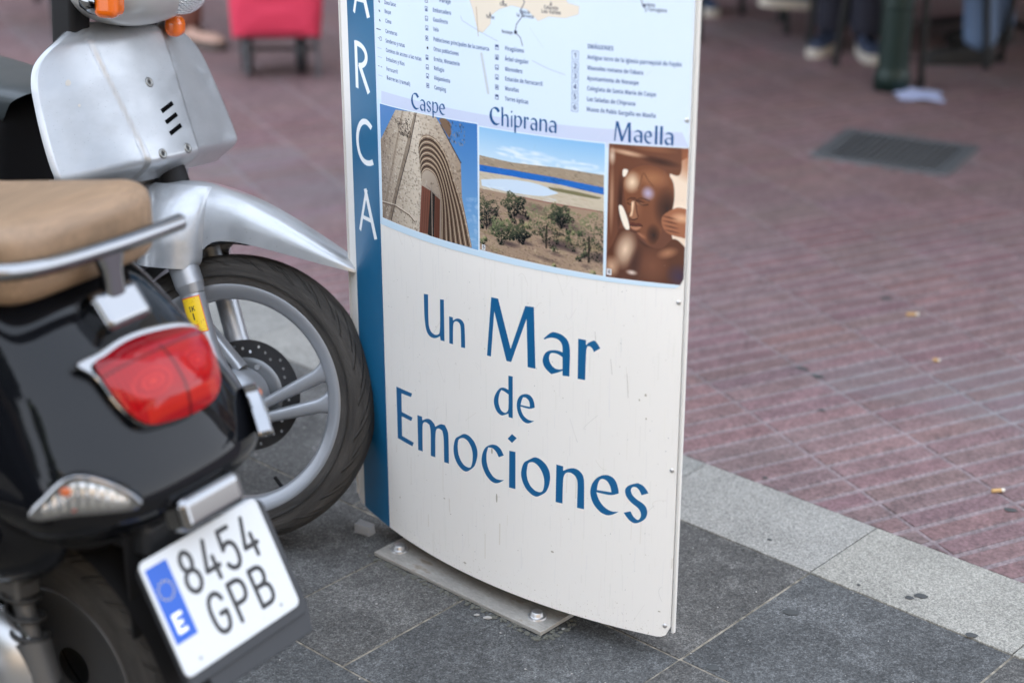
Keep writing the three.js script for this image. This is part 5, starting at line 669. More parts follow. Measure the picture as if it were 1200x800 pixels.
  // number plate and its bracket
  const plateTex = canvasTex(1100, 800, (g, w, h) => {
    g.fillStyle = '#c3c6c8'; g.fillRect(0, 0, w, h); g.strokeStyle = '#b9bdc0'; g.lineWidth = 6; g.strokeRect(16, 16, w - 32, h - 32);
    g.fillStyle = '#0c4fae'; g.fillRect(30, 58, 190, 520);
    for (let i = 0; i < 12; i++) { const a = i / 12 * 6.283, x = 125 + 62 * Math.cos(a), y = 236 + 62 * Math.sin(a); g.fillStyle = '#c9b23a'; g.beginPath(); for (let j = 0; j < 10; j++) { const q = j % 2 ? 5 : 12, b = j / 10 * 6.283 - 1.57; g.lineTo(x + q * Math.cos(b), y + q * Math.sin(b)); } g.fill(); }
    g.strokeStyle = '#f2f4f6'; g.lineWidth = 26; g.lineCap = 'butt'; g.beginPath(); g.moveTo(165, 405); g.lineTo(92, 405); g.lineTo(92, 515); g.lineTo(165, 515); g.moveTo(92, 460); g.lineTo(150, 460); g.stroke();
    g.strokeStyle = '#0c0d0f'; g.lineWidth = 35; g.lineCap = 'round'; g.lineJoin = 'round';
    const D = (ch, x, y, W, H) => { const m = (a, b) => g.moveTo(x + a * W, y + b * H), l = (a, b) => g.lineTo(x + a * W, y + b * H), q = (a, b, c, d) => g.quadraticCurveTo(x + a * W, y + b * H, x + c * W, y + d * H), el = (cx, cy, rx, ry, s = 0, e = 6.2832, cc = false) => g.ellipse(x + cx * W, y + cy * H, rx * W, ry * H, 0, s, e, cc); g.beginPath();
      if (ch === '8') { el(0.5, 0.24, 0.38, 0.24); m(1.0, 0.73); el(0.5, 0.73, 0.5, 0.27); }
      if (ch === '4') { m(0.52, 0); l(0.02, 0.72); l(1.0, 0.72); m(0.74, 0.46); l(0.74, 1); }
      if (ch === '5') { m(0.92, 0); l(0.14, 0); l(0.06, 0.46); q(0.3, 0.34, 0.52, 0.35); q(1.0, 0.38, 0.98, 0.68); q(0.95, 1.02, 0.46, 1.0); q(0.15, 0.98, 0.02, 0.84); }
      if (ch === 'G') { m(0.95, 0.2); q(0.82, -0.02, 0.5, 0); q(0.0, 0.02, 0.02, 0.5); q(0.02, 1.0, 0.5, 1.0); q(0.98, 1.0, 0.96, 0.54); l(0.58, 0.54); }
      if (ch === 'P') { m(0.06, 1); l(0.06, 0); l(0.55, 0); q(0.98, 0.02, 0.98, 0.28); q(0.97, 0.55, 0.55, 0.56); l(0.06, 0.56); }
      if (ch === 'B') { m(0.06, 0); l(0.06, 1); l(0.56, 1); q(1.02, 0.98, 1.0, 0.72); q(0.98, 0.5, 0.6, 0.48); l(0.06, 0.48); m(0.06, 0); l(0.5, 0); q(0.9, 0.02, 0.9, 0.24); q(0.88, 0.46, 0.5, 0.48); }
      g.stroke(); };
    [...'8454'].forEach((c, i) => D(c, 296 + i * 184, 80, 118, 268)); [...'GPB'].forEach((c, i) => D(c, 372 + i * 206, 418, 134, 256));
    for (const x of [160, 940]) { g.fillStyle = '#9a9c9e'; g.beginPath(); g.arc(x, 730, 15, 0, 7); g.fill(); g.fillStyle = '#55585b'; g.fillRect(x - 10, 727, 20, 5); } for (let i = 0; i < 420; i++) { g.fillStyle = `rgba(110,105,95,${rr(0.04, 0.25)})`; g.beginPath(); g.ellipse(rnd() * w, rnd() * h, rr(1, 6), rr(1, 5), 0, 0, 7); g.fill(); }
  });
  const pu = V(0.453, 0.892, 0).normalize(), pn = V(-0.892, 0.453, 0).normalize(), PM = (o) => basis(V(0, 0, 1), pu, pn, o), O = V(0, 0.418, 0);
  const rrect = (w, h, r) => { const o = []; for (const [cx, cy, a] of [[w / 2 - r, h / 2 - r, 0], [-w / 2 + r, h / 2 - r, 1], [-w / 2 + r, -h / 2 + r, 2], [w / 2 - r, -h / 2 + r, 3]]) for (let i = 0; i <= 6; i++) { const t = (a + i / 6) * Math.PI / 2; o.push([cx + r * Math.cos(t), cy + r * Math.sin(t)]); } return o; };
  const pg = extrude(rrect(0.22, 0.16, 0.010), 0.0012, 0.0006), pp = pg.attributes.position, pv = pg.attributes.uv; for (let i = 0; i < pp.count; i++) pv.setXY(i, pp.getX(i) / 0.22 + 0.5, pp.getY(i) / 0.16 + 0.5);
  const plate = part('number_plate', pg.applyMatrix4(PM(O)), mat([1, 1, 1], 0.5, 0, { map: plateTex }), s);
  part('plate_bracket', [extrude(rrect(0.232, 0.172, 0.014), 0.008, 0.002).translate(0.008, -0.010, 0).applyMatrix4(PM(O.clone().addScaledVector(pn, -0.012))), extrude([[-0.085, 0.0], [0.125, 0.0], [0.112, -0.045], [-0.075, -0.040]], 0.006, 0.002).translate(0.008, -0.080, 0).applyMatrix4(PM(O.clone().addScaledVector(pn, -0.016))), rbox(0.10, 0.05, 0.12, 0.012, 0.115, 0.485, 0)], mat([0.016, 0.018, 0.022], 0.55), plate);
  part('plate_lamp', [rbox(0.112, 0.046, 0.045, 0.012, 0, -0.003, 0, 4).applyMatrix4(basis(V(0, 0, 1), V(0.3, 0.95, 0).normalize(), V(-0.95, 0.3, 0).normalize(), V(0.022, 0.538, 0)))], chrome, s);
  // rear wheel, hub side cover and damper under the tail
  const wx = 0.27, wy = 0.212, casting = mat([0.14, 0.14, 0.14], 0.5, 0.6), rw = part('rear_wheel', [ringGeo([[0.03, 0.03], [0.10, 0.035], [0.128, 0.05], [0.134, 0.05], [0.134, -0.05], [0.128, -0.05], [0.10, -0.035], [0.03, -0.03]], 60).translate(wx, wy, 0)], casting, s);
  part('tyre', tyreGeo(0.212, 0.062, 0.130, 96).translate(wx, wy, 0), rubber, rw);
  const cover = part('hub_cover', [lathe([[0.0001, 0.062], [0.05, 0.060], [0.092, 0.048], [0.116, 0.022], [0.120, 0]], 60).rotateX(-Math.PI / 2).translate(0.34, 0.235, -0.115)], mat([0.40, 0.41, 0.42], 0.32, 0.8), s);
  part('cover_rim', ringGeo([[0.119, -0.002], [0.127, -0.004], [0.127, -0.012], [0.119, -0.012]], 60).translate(0.34, 0.235, -0.113), chrome, cover);
  for (let k = 0; k < 6; k++) part('cover_bolt', disc(0.006, 0.01, 0, 8).translate(0.34 + 0.098 * Math.cos(k * 1.047), 0.235 + 0.098 * Math.sin(k * 1.047), -0.162), zinc, cover);
  part('transmission_case', rbox(0.50, 0.17, 0.08, 0.04, 0.52, 0.26, -0.10, 4), casting, s);
  const damper = part('damper', [rod([0.24, 0.27, -0.115], [0.30, 0.50, -0.10], 0.014), rod([0.235, 0.245, -0.115], [0.252, 0.31, -0.113], 0.026), rbox(0.045, 0.05, 0.045, 0.008, 0.272, 0.39, -0.108)], casting, s);
  part('coil_spring', new THREE.TubeGeometry(new (class extends THREE.Curve { getPoint(t, o = V(0, 0, 0)) { const a = t * Math.PI * 14, x = lerp(0.25, 0.297, t), y = lerp(0.30, 0.49, t); return o.set(x + 0.024 * Math.cos(a), y, lerp(-0.113, -0.101, t) + 0.024 * Math.sin(a)); } })(), 160, 0.004, 8), mat([0.05, 0.05, 0.05], 0.5, 0.5), damper);
  part('inner_fender', grid(30, 10, (u, v) => { const a = lerp(0.15, 2.6, u), t = (v - 0.5) * 2; return [wx - 0.255 * Math.cos(a) * 1.0, wy + 0.262 * Math.sin(a), 0.085 * t]; }), blackPlastic, s);
  part('fender_flap', rbox(0.006, 0.16, 0.15, 0.003, 0.095, 0.42, 0), blackPlastic, s);
  // front half, outside the frame
  part('floorboard', rbox(0.55, 0.05, 0.34, 0.02, 0.98, 0.26, 0), blackPlastic, s);
  part('leg_shield', grid(40, 30, (u, v) => { const t = (u - 0.5) * 2, y = lerp(0.25, 0.92, v); return [1.34 - 0.16 * v - 0.10 * t * t, y, t * lerp(0.22, 0.20, v)]; }), blackGloss, s);
  part('handlebar', [tube([[1.03, 1.02, -0.34], [1.12, 1.0, -0.12], [1.12, 1.0, 0.12], [1.03, 1.02, 0.34]], 0.018, 30, 12), rbox(0.16, 0.13, 0.22, 0.05, 1.14, 1.0, 0, 4)], blackPlastic, s);
  const fw = part('front_wheel', ringGeo([[0.03, 0.02], [0.13, 0.03], [0.135, -0.03], [0.03, -0.02]], 40).translate(1.53, 0.22, 0), casting, s); part('tyre', tyreGeo(0.22, 0.055, 0.13, 60).translate(1.53, 0.22, 0), rubber, fw);
  part('front_mudguard', grid(30, 12, (u, v) => { const a = lerp(0.2, 2.7, u), t = (v - 0.5) * 2; return [1.53 + 0.25 * Math.cos(a), 0.22 + 0.25 * Math.sin(a) * (1 - 0.15 * t * t), 0.075 * t]; }), blackGloss, s);
  part('fork', tube([[1.25, 0.85, 0], [1.42, 0.45, 0.03], [1.52, 0.22, 0.07]], 0.022, 20, 12), casting, s);
  const next = () => { const c = s.clone(); c.name = numbered('black_scooter'); for (const q of c.children.filter((x) => x.name === 'number_plate')) c.remove(q); c.userData = { label: 'second black scooter parked next in the row, beside the one with the number plate', category: 'scooter' }; c.position.addScaledVector(R, -0.86).addScaledVector(Bk, -0.1); scene.add(c); };
  part('centre_stand', [rod([0.55, 0.20, 0.10], [0.48, 0.004, 0.16], 0.013), rod([0.55, 0.20, -0.10], [0.48, 0.004, -0.16], 0.013), rod([0.49, 0.03, -0.15], [0.49, 0.03, 0.15], 0.009)], blackPlastic, s);
  next();
}
// ---------------------------------------------------------------- street things behind the sign
{ // lamp post
  const t = thing('lamp_post', 'dark green cast iron post beside the cafe tables', 'post'); t.position.set(1.375, 0, -6.2);
  const green = mat([0.007, 0.022, 0.018], 0.45, 0.2);
  part('shaft', lathe([[0.0001, 0], [0.066, 0], [0.066, 0.05], [0.060, 0.07], [0.056, 0.09], [0.055, 1.2], [0.066, 1.22], [0.066, 1.27], [0.052, 1.3], [0.045, 3.6], [0.0001, 3.6]], 40), green, t);
  part('lamp_head', lathe([[0.0001, 0.42], [0.03, 0.40], [0.16, 0.28], [0.17, 0.26], [0.13, 0.02], [0.06, 0], [0.0001, 0]], 24).translate(0, 3.6, 0), mat([0.6, 0.6, 0.55], 0.3), t);
  for (const y of [0.3, 0.9]) part('collar', lathe([[0.055, 0], [0.059, 0.005], [0.059, 0.02], [0.055, 0.025]], 32).translate(0, y, 0), green, t);
}
{ // drain grate
  const t = thing('drain_grate', 'rectangular grey iron drain grate set in the red tiles', 'grate');
  const c = toWorld(...grateC); t.position.set(c.x, 0, c.z); t.rotation.y = grateTurn;
  const iron = mat([0.115, 0.122, 0.13], 0.6, 0.35), w = 0.445, d = 0.355;
  part('frame', [rbox(w, 0.012, 0.03, 0.002, 0, 0.001, d / 2 - 0.015), rbox(w, 0.012, 0.03, 0.002, 0, 0.001, -d / 2 + 0.015), rbox(0.045, 0.012, d - 0.06, 0.002, w / 2 - 0.0225, 0.001, 0), rbox(0.045, 0.012, d - 0.06, 0.002, -w / 2 + 0.0225, 0.001, 0)], iron, t);
  const bar = rbox(0.011, 0.010, d - 0.061, 0.002); for (let k = 0; k < 15; k++) { const b = part('bar', bar, iron, t); b.position.set(-0.165 + k * 0.0236, 0.001, 0); }
  const cement = mat([0.22, 0.21, 0.20], 0.95); part('pit_wall', [rbox(w, 0.28, 0.02, 0.002, 0, -0.147, d / 2 - 0.005), rbox(w, 0.28, 0.02, 0.002, 0, -0.147, -d / 2 + 0.005), rbox(0.02, 0.28, d - 0.03, 0.002, w / 2 - 0.005, -0.147, 0), rbox(0.02, 0.28, d - 0.03, 0.002, -w / 2 + 0.005, -0.147, 0), rbox(w - 0.03, 0.02, d - 0.03, 0.002, 0, -0.28, 0)], cement, t);
}
{ // shopping trolley
  const t = thing('shopping_trolley', 'red fabric shopping trolley standing on two dark wheels', 'trolley'); t.position.set(-0.872, 0, -6.45); t.rotation.y = 0.05;
  const redCloth = mat([0.62, 0.035, 0.085], 0.75, 0, { sheen: 0.4, sheenRoughness: 0.5, bumpMap: dataTex(256, (u, v) => gray(0.5 + (fbm(u, v, 6, 4, 77) - 0.5) * 1.2), false), bumpScale: 0.02 }), dk = mat([0.02, 0.021, 0.024], 0.5, 0.3);
  part('bag', grid(56, 24, (u, v) => { const a = u * Math.PI * 2, y = lerp(0.165, 0.80, v), k = 1 + 0.10 * v - 0.05 * Math.pow(1 - v, 6), cs = Math.cos(a), sn = Math.sin(a), e = 0.42, wob = 1 + 0.02 * Math.sin(a * 3 + v * 7); return [0.168 * k * Math.sign(cs) * Math.pow(Math.abs(cs), e) * wob, y - 0.02 * Math.cos(a * 2) * (1 - v), 0.02 + 0.13 * k * Math.sign(sn) * Math.pow(Math.abs(sn), e) * wob]; }, true), redCloth, t);
  part('bag_bottom', rbox(0.30, 0.02, 0.23, 0.008, 0, 0.170, 0.02), redCloth, t); part('bag_flap', rbox(0.38, 0.03, 0.30, 0.012, 0, 0.81, 0.02), redCloth, t);
  part('frame', [tube([[-0.13, 0.09, -0.09], [-0.13, 0.5, -0.13], [-0.12, 1.0, -0.2], [0, 1.06, -0.22], [0.12, 1.0, -0.2], [0.13, 0.5, -0.13], [0.13, 0.09, -0.09]], 0.010, 60, 10), rod([-0.15, 0.085, -0.02], [0.15, 0.085, -0.02], 0.009), rbox(0.26, 0.012, 0.2, 0.004, 0, 0.152, 0), rod([-0.11, 0.15, 0.09], [-0.11, 0.02, 0.11], 0.008), rod([0.15, 0.15, 0.09], [0.15, 0.0, 0.10], 0.009)], mat([0.12, 0.12, 0.13], 0.4, 0.6), t);
  for (const x of [-0.115, 0.085]) { const w = part('wheel', [ringGeo([[0.02, 0.016], [0.07, 0.018], [0.084, 0.012], [0.086, 0], [0.084, -0.012], [0.07, -0.018], [0.02, -0.016]], 40).rotateY(Math.PI / 2).translate(x, 0.086, 0.02)], dk, t); part('wheel_hub', disc(0.022, 0.05, 0, 16).rotateY(Math.PI / 2).translate(x, 0.086, 0.02), mat([0.2, 0.2, 0.21], 0.5), w); }
}
// cafe chairs: dark tubular legs, woven seat
const chairDark = mat([0.012, 0.014, 0.015], 0.45, 0.3), weave = mat([0.05, 0.045, 0.04], 0.8);
function cafeChair(x, z, turn, label, splay = 0.02) {
  const t = thing('cafe_chair', label, 'chair', 'chairs of the cafe terrace'); t.position.set(x, 0, z); t.rotation.y = turn;
  for (const [a, b] of [[-1, 1], [1, 1], [1, -1], [-1, -1]]) { const l = part('leg', rod([a * (0.18 + splay), 0.006, b * (0.18 + splay)], [a * 0.17, 0.44, b * 0.17], 0.0125, 0.014), chairDark, t); part('foot_cap', rod([a * (0.18 + splay), 0, b * (0.18 + splay)], [a * (0.18 + splay * 0.95), 0.03, b * (0.18 + splay * 0.95)], 0.0155, 0.0155), chairDark, l); }
  part('seat', rbox(0.42, 0.03, 0.42, 0.014, 0, 0.452, 0, 3), weave, t);
  part('seat_rail', [rod([-0.17, 0.41, 0.17], [0.17, 0.41, 0.17], 0.009), rod([-0.17, 0.41, -0.17], [0.17, 0.41, -0.17], 0.009)], chairDark, t);
  part('back_frame', tube([[-0.18, 0.44, -0.19], [-0.19, 0.7, -0.24], [-0.15, 0.85, -0.26], [0.15, 0.85, -0.26], [0.19, 0.7, -0.24], [0.18, 0.44, -0.19]], 0.012, 40, 10), chairDark, t);
  for (let k = 0; k < 5; k++) part('slat', rbox(0.33, 0.045, 0.01, 0.004, 0, 0.56 + k * 0.058, -0.215 - k * 0.009), weave, t);
  return t;
}
cafeChair(1.512, -6.52, -0.87, 'dark empty cafe chair right behind the green post');
cafeChair(2.10, -6.44, -1.45, 'dark cafe chair under the person in pale blue jeans');
cafeChair(1.36, -7.16, 0.15, 'dark cafe chair under the person in navy trousers and white soled shoes');
cafeChair(0.87, -7.22, 0.35, 'dark cafe chair under the person with one crossed leg');
cafeChair(-1.974, -7.372, -0.44, 'dark cafe chair with splayed legs beyond the silver scooter', 0.10);
{
  const t = thing('cafe_table', 'round dark cafe table on a pedestal between the seated people', 'table'); t.position.set(1.95, 0, -7.15);
  part('table_top', lathe([[0.0001, 0.735], [0.34, 0.735], [0.35, 0.725], [0.345, 0.71], [0.0001, 0.71]], 48), mat([0.2, 0.2, 0.19], 0.3, 0.5), t); part('column', rod([0, 0.03, 0], [0, 0.71, 0], 0.025), chairDark, t);
  for (let k = 0; k < 4; k++) { const a = k * 1.5708 + 0.4; part('foot', tube([[0, 0.06, 0], [0.12 * Math.cos(a), 0.04, 0.12 * Math.sin(a)], [0.26 * Math.cos(a), 0.012, 0.26 * Math.sin(a)]], 0.014, 14, 8), chairDark, t); }
}
// ---------------------------------------------------------------- people: one smooth surface from tapered bones
function skinMesh(bones, res, grow = 0, k = 0.03) {
  let lo = V(9, 9, 9), hi = V(-9, -9, -9); for (const [a, b, r, q] of bones) for (const [p, x] of [[a, r], [b, q]]) { lo.min(V(p[0] - x - 0.06, p[1] - x - 0.06, p[2] - x - 0.06)); hi.max(V(p[0] + x + 0.06, p[1] + x + 0.06, p[2] + x + 0.06)); }
  const c = lo.clone().add(hi).multiplyScalar(0.5), h = Math.max(hi.x - lo.x, hi.y - lo.y, hi.z - lo.z) / 2 * 1.06, mc = new MarchingCubes(res, undefined, false, false, 60000); mc.isolation = 0;
  const half = res / 2, bs = bones.map(([a, b, r, q]) => { const d = [b[0] - a[0], b[1] - a[1], b[2] - a[2]]; return [a, d, 1 / (d[0] ** 2 + d[1] ** 2 + d[2] ** 2 + 1e-9), r + grow, q + grow]; });
  for (let z = 0; z < res; z++) for (let y = 0; y < res; y++) for (let x = 0; x < res; x++) {
    const px = c.x + (x - half) / half * h, py = c.y + (y - half) / half * h, pz = c.z + (z - half) / half * h; let m = 1e3;
    for (const [a, d, il, r, q] of bs) { const ex = px - a[0], ey = py - a[1], ez = pz - a[2], t = clamp((ex * d[0] + ey * d[1] + ez * d[2]) * il, 0, 1), v = Math.hypot(ex - d[0] * t, ey - d[1] * t, ez - d[2] * t) - lerp(r, q, t); const w = Math.max(k - Math.abs(m - v), 0) / k; m = Math.min(m, v) - w * w * k * 0.25; }
    mc.field[z * res * res + y * res + x] = -m;
  }
  mc.update();
  const g = new THREE.BufferGeometry(), n = mc.count ?? mc.geometry.drawRange.count; g.setAttribute('position', new THREE.BufferAttribute(mc.positionArray.slice(0, n * 3), 3));
  g.deleteAttribute('normal'); const gm = mergeVertices(g.scale(h, h, h).translate(c.x, c.y, c.z), 1e-4); gm.computeVertexNormals(); return gm;
}
const skin = mat([0.42, 0.24, 0.17], 0.55);
// p: hip, heading (direction the person faces, radians about y from +z), knees, ankles and toe directions in world metres
function person(label, o) {
  const t = thing('person', label, 'person'), F = V(Math.sin(o.face), 0, Math.cos(o.face)), S = V(F.z, 0, -F.x), hip = V(...o.hip), P = (v) => [v.x, v.y, v.z];
  t.position.set(hip.x, 0, hip.z); const L = (v) => [v.x - hip.x, v.y, v.z - hip.z];
  const at = (f, y, s) => hip.clone().addScaledVector(F, f).addScaledVector(S, s).setY(hip.y + y), hj = [at(0, 0, 0.09), at(0, 0, -0.09)], kn = o.knees.map((k) => V(...k)), an = o.ankles.map((a) => V(...a));
  const chest = at(0.0, 0.34, 0), neck = at(0.01, 0.50, 0), head = at(0.05, 0.66, 0), sh = [at(0, 0.44, 0.18), at(0, 0.44, -0.18)], el = [at(0.10, 0.20, 0.24), at(0.10, 0.20, -0.24)], wr = o.hands ? o.hands.map((h) => V(...h)) : [at(0.32, 0.14, 0.12), at(0.32, 0.14, -0.12)];
  const legs = [0, 1].flatMap((i) => [[L(hj[i]), L(kn[i]), 0.082, 0.055], [L(kn[i]), L(an[i]), 0.055, 0.036]]), torso = [[L(at(0, 0.02, 0.05)), L(at(0, 0.02, -0.05)), 0.115, 0.115], [L(at(0, 0.05, 0)), L(chest), 0.115, 0.13], [L(sh[0]), L(sh[1]), 0.062, 0.062]], arms = [0, 1].flatMap((i) => [[L(sh[i]), L(el[i]), 0.048, 0.038], [L(el[i]), L(wr[i]), 0.038, 0.026]]);
  const hands = [0, 1].map((i) => { const d = wr[i].clone().sub(el[i]).normalize(); return [L(wr[i]), L(wr[i].clone().addScaledVector(d, 0.08)), 0.03, 0.034]; });
  const body = part('body', skinMesh([...legs, ...torso, ...arms, ...hands, [L(chest), L(neck), 0.10, 0.055], [L(neck), L(head), 0.05, 0.06], [L(head.clone().add(V(0, -0.02, 0))), L(head.clone().add(V(0, 0.05, 0))), 0.082, 0.095], [L(head.clone().addScaledVector(F, 0.09)), L(head.clone().addScaledVector(F, 0.10).add(V(0, -0.03, 0))), 0.018, 0.02]], 70), skin, t);
  for (let i = 0; i < 2; i++) { const d = wr[i].clone().sub(el[i]).normalize(), side = S.clone(); const fs = []; for (let k = 0; k < 5; k++) { const b = wr[i].clone().addScaledVector(d, k ? 0.10 : 0.03).addScaledVector(side, k ? (k - 2.5) * 0.019 : (i ? 0.03 : -0.03)), len = [0.05, 0.07, 0.078, 0.072, 0.058][k], m = b.clone().addScaledVector(d, len * 0.55).addScaledVector(side, k ? 0 : (i ? 0.025 : -0.025)), e = m.clone().addScaledVector(d, len * 0.35).add(V(0, -0.02, 0)); fs.push(tube([L(b), L(m), L(e)], 0.0085, 8, 8)); } part('fingers', fs, skin, body); }
  part('eyes', [1, -1].map((q) => { const e = head.clone().addScaledVector(F, 0.088).addScaledVector(S, 0.032 * q).add(V(0, 0.02, 0)); return ball(0.012, ...L(e), 1, 0.6, 1, 12); }), mat([0.05, 0.04, 0.04], 0.3), body);
  part('hair', skinMesh([[L(head.clone().addScaledVector(F, -0.03).add(V(0, 0.04, 0))), L(head.clone().addScaledVector(F, -0.02).add(V(0, 0.08, 0))), 0.095, 0.085]], 28), mat(o.hair ?? [0.03, 0.02, 0.015], 0.7), t);
  part('trousers', skinMesh([...legs.map((b, i) => (i % 2 ? [b[0], [lerp(b[0][0], b[1][0], 0.93), lerp(b[0][1], b[1][1], 0.93), lerp(b[0][2], b[1][2], 0.93)], b[2], b[3] + 0.016] : b)), torso[0]], 84, 0.012), mat(o.trousers, 0.85), t);
  part('shirt', skinMesh([...torso, ...arms.filter((_, i) => i % 2 === 0)], 54, 0.014), mat(o.shirt, 0.85), t);
  an.forEach((a, i) => {
    const d = V(Math.sin(o.toes[i]), 0, Math.cos(o.toes[i])), q = V(d.z, 0, -d.x), pitch = o.pitch?.[i] ?? 0, u = V(0, 1, 0), fw = d.clone().multiplyScalar(Math.cos(pitch)).addScaledVector(u, Math.sin(pitch)), uw = q.clone().cross(fw).negate(); if (uw.y < 0) uw.negate();
    const m = basis(q, uw, fw, V(...L(a)).addScaledVector(uw, -0.075));
    const form = (w0, y0, y1, e) => grid(40, 10, (s, v) => { const th = s * 6.2832, z = 0.075 + 0.14 * Math.cos(th), nz = Math.cos(th), wid = (0.040 + 0.010 * Math.max(0, nz)) * w0; const top = lerp(y0, y1 + (e ? 0.045 * smooth(0.3, -0.9, nz) : 0), v), sh = e ? Math.sqrt(Math.max(0, 1 - v * v * 0.98)) : 1; return [wid * Math.sign(Math.sin(th)) * Math.pow(Math.abs(Math.sin(th)), 0.7) * (e ? 0.25 + 0.75 * sh : 1), top, 0.06 + (z - 0.06) * (e ? 0.4 + 0.6 * sh : 1)]; }, true);
    const shoe = part('shoe', [form(1, 0.022, 0.062, true)].map((g) => g.applyMatrix4(m)), mat(o.shoe, 0.7), t);
    part('sole', [form(1.08, -0.002, 0.036, false), new THREE.ShapeGeometry(new THREE.Shape(Array.from({ length: 36 }, (_, k) => { const th = k / 36 * 6.2832; return new THREE.Vector2((0.040 + 0.010 * Math.max(0, Math.cos(th))) * 1.06 * Math.sign(Math.sin(th)) * Math.pow(Math.abs(Math.sin(th)), 0.7), 0.075 + 0.14 * Math.cos(th)); }))).rotateX(Math.PI / 2).translate(0, -0.002, 0)].map((g) => g.applyMatrix4(m)), mat(o.sole, 0.7), shoe);
  });
  return t;
}
person('seated person in navy trousers and white soled shoes behind the green post', { hip: [1.36, 0.56, -7.18], face: 0.05, knees: [[1.40, 0.53, -6.74], [1.26, 0.53, -6.80]], ankles: [[1.385, 0.077, -6.78], [1.265, 0.077, -6.86]], toes: [0.0, -0.5], trousers: [0.010, 0.011, 0.022], shirt: [0.2, 0.2, 0.22], shoe: [0.02, 0.03, 0.06], sole: [0.42, 0.39, 0.34] });
person('seated person with one leg crossed and a white soled blue shoe raised', { hip: [0.87, 0.56, -7.26], face: 0.35, knees: [[0.96, 0.55, -6.82], [1.06, 0.62, -6.86]], ankles: [[0.80, 0.077, -7.62], [1.20, 0.205, -6.99]], toes: [0.3, -1.35], pitch: [0, 0.10], trousers: [0.04, 0.04, 0.045], shirt: [0.3, 0.12, 0.1], shoe: [0.02, 0.05, 0.11], sole: [0.46, 0.43, 0.37] });
person('seated person in pale blue jeans and black shoes on a terrace chair', { hip: [2.14, 0.56, -6.46], face: -1.5, knees: [[1.72, 0.54, -6.33], [1.74, 0.54, -6.56]], ankles: [[1.95, 0.077, -6.95], [1.79, 0.077, -6.60]], toes: [-1.4, -1.5], trousers: [0.11, 0.17, 0.28], shirt: [0.25, 0.02, 0.02], shoe: [0.008, 0.008, 0.008], sole: [0.01, 0.01, 0.01] });
person('standing person in brown trousers beside the red shopping trolley', { hip: [-1.36, 0.90, -7.02], face: 0.6, knees: [[-1.29, 0.48, -7.0], [-1.45, 0.48, -7.06]], ankles: [[-1.30, 0.077, -6.92], [-1.60, 0.077, -7.26]], toes: [0.9, 0.5], hands: [[-0.92, 1.06, -6.78], [-1.5, 0.75, -6.9]], trousers: [0.16, 0.06, 0.04], shirt: [0.35, 0.33, 0.3], shoe: [0.40, 0.25, 0.19], sole: [0.08, 0.06, 0.05] });
// ---------------------------------------------------------------- litter and marks on the ground
{
  const pts = grid(22, 14, (u, v) => { const x = lerp(-0.08, 0.08, u), z = lerp(-0.075, 0.075, v); return [x + 0.01 * Math.sin(v * 9), 0.004 + 0.004 * vnoise(u * 5, v * 4, 64, 3) + 0.007 * Math.pow(Math.max(0, Math.sin(u * 4.5 + v * 2)), 3), z + 0.008 * Math.sin(u * 8)]; });
  const m = single('napkin', 'crumpled pale blue paper napkin lying by the green post', 'napkin', pts, mat([0.42, 0.47, 0.68], 0.8)); m.position.set(1.447, 0, -6.09); m.rotation.y = -0.15;
}
function butt(px, pz, turn, label, len = 0.028) {
  const t = thing('cigarette_butt', label, 'cigarette butt'); t.position.set(px, 0.0045, pz); t.rotation.y = turn;
  part('filter', rod([-len / 2, 0, 0], [len * 0.25, 0, 0], 0.004), mat([0.44, 0.27, 0.11], 0.85), t); part('paper', rod([len * 0.25, 0, 0], [len / 2, 0, 0], 0.0038, 0.0034), mat([0.62, 0.58, 0.50], 0.8), t);
}
{ const a = toWorld(-1.363, 2.89), b = toWorld(-1.972, 3.597), c = toWorld(-1.783, 3.383); butt(a.x, a.z, 0.15, 'orange cigarette butt on the red tiles near the granite border', 0.026); butt(b.x, b.z, 0.05, 'yellow cigarette butt farther back on the red tiles', 0.030); butt(c.x, c.z, -0.3, 'short pale cigarette butt in a groove of the red tiles', 0.016); }
const gum = mat([0.055, 0.058, 0.058], 0.85);
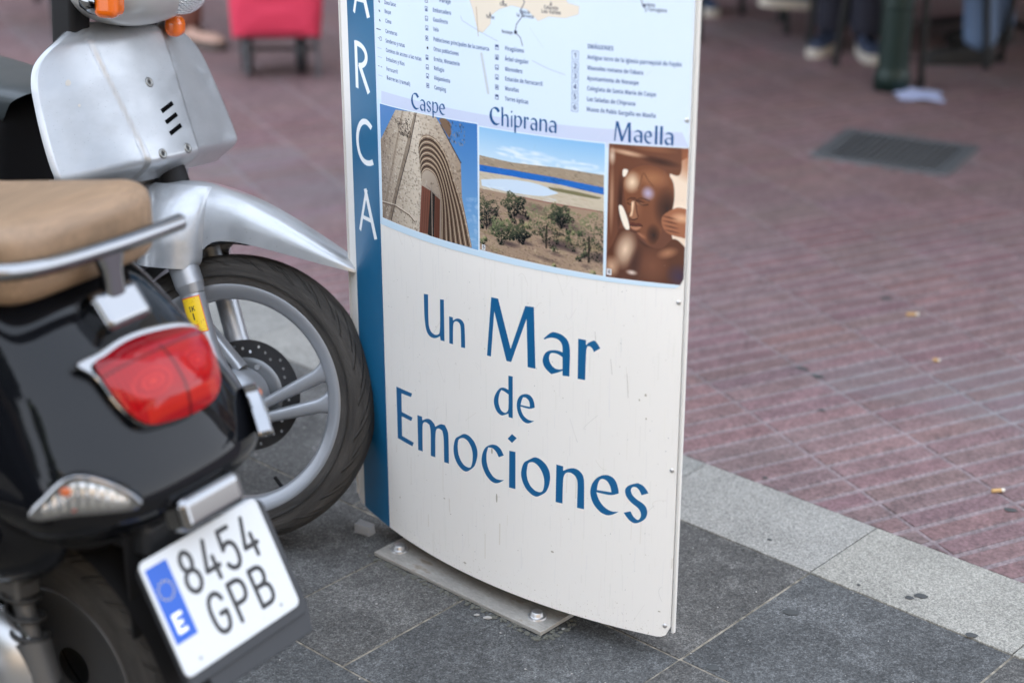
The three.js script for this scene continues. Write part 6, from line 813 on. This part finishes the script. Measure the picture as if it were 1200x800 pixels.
function blot(u, v, r, sx, turn, label, name = 'gum_spot') {
  const g = grid(28, 3, (a, b) => { const th = a * 6.2832, q = r * (1 + 0.28 * (vnoise(Math.cos(th) * 2 + 8 + u * 9, Math.sin(th) * 2 + 8 + v * 9, 64, 7) - 0.5)) * (1 - b); return [q * Math.cos(th) * sx, 0.0012 * Math.sin(b * 1.57), q * Math.sin(th)]; }, true);
  const m = single(name, label, 'gum', g.rotateY(turn), gum, 'old gum and tar spots on the paving'); const w = toWorld(u, v); m.position.set(w.x, 0.0016 + (v > 2.379 && v < 2.603 ? 0.0018 : 0), w.z);
}
[[-1.408, 2.242, 0.009, 1.6], [-1.269, 2.439, 0.008, 1.5], [-1.281, 2.42, 0.006, 1.3], [-1.309, 2.839, 0.008, 1.6], [-1.581, 2.426, 0.0035, 1.4], [-1.404, 2.012, 0.008, 1.3], [-1.37, 2.397, 0.003, 1.2], [-1.735, 2.632, 0.004, 1.2], [-1.141, 2.384, 0.008, 1.3], [-1.989, 3.14, 0.008, 1.6], [-1.938, 3.128, 0.008, 1.8], [-1.83, 2.979, 0.006, 1.4], [-1.475, 2.192, 0.003, 1], [-2.083, 3.653, 0.011, 1.3]].forEach(([u, v, r, sx]) => blot(u, v, r, sx, -0.3, v > 2.603 ? 'flat dark gum spot trodden onto the red tiles' : v > 2.379 ? 'flat dark gum spot on the pale granite border' : 'flat dark gum spot on the dark slabs'));
{
  const g = [], m1 = mat([0.34, 0.33, 0.31], 0.9);
  for (let i = 0; i < 150; i++) { const u = rr(-2.6, -0.7), v = rr(1.4, 2.37), p = toWorld(u, v, 0.0015); g.push(new THREE.IcosahedronGeometry(rr(0.0006, 0.0022), 0).scale(1.3, 0.7, 1).rotateY(rnd() * 6).translate(p.x, p.y, p.z)); }
  for (const [u, v, q] of [[-1.78, 1.874, 0.006], [-1.80, 1.868, 0.004], [-1.66, 1.935, 0.003]]) { const p = toWorld(u, v, 0.002); g.push(new THREE.IcosahedronGeometry(q, 0).scale(1.5, 0.5, 0.8).translate(p.x, p.y, p.z)); }
  const m = part('grit', merge(g), m1, scene); m.name = 'sand_grains'; m.userData = { kind: 'stuff', label: 'pale sand grains scattered over the dark slabs', category: 'sand' };
}
scene.traverse((o) => { if (o.isMesh) { o.castShadow = true; o.receiveShadow = true; } });
renderer.render(scene, camera);
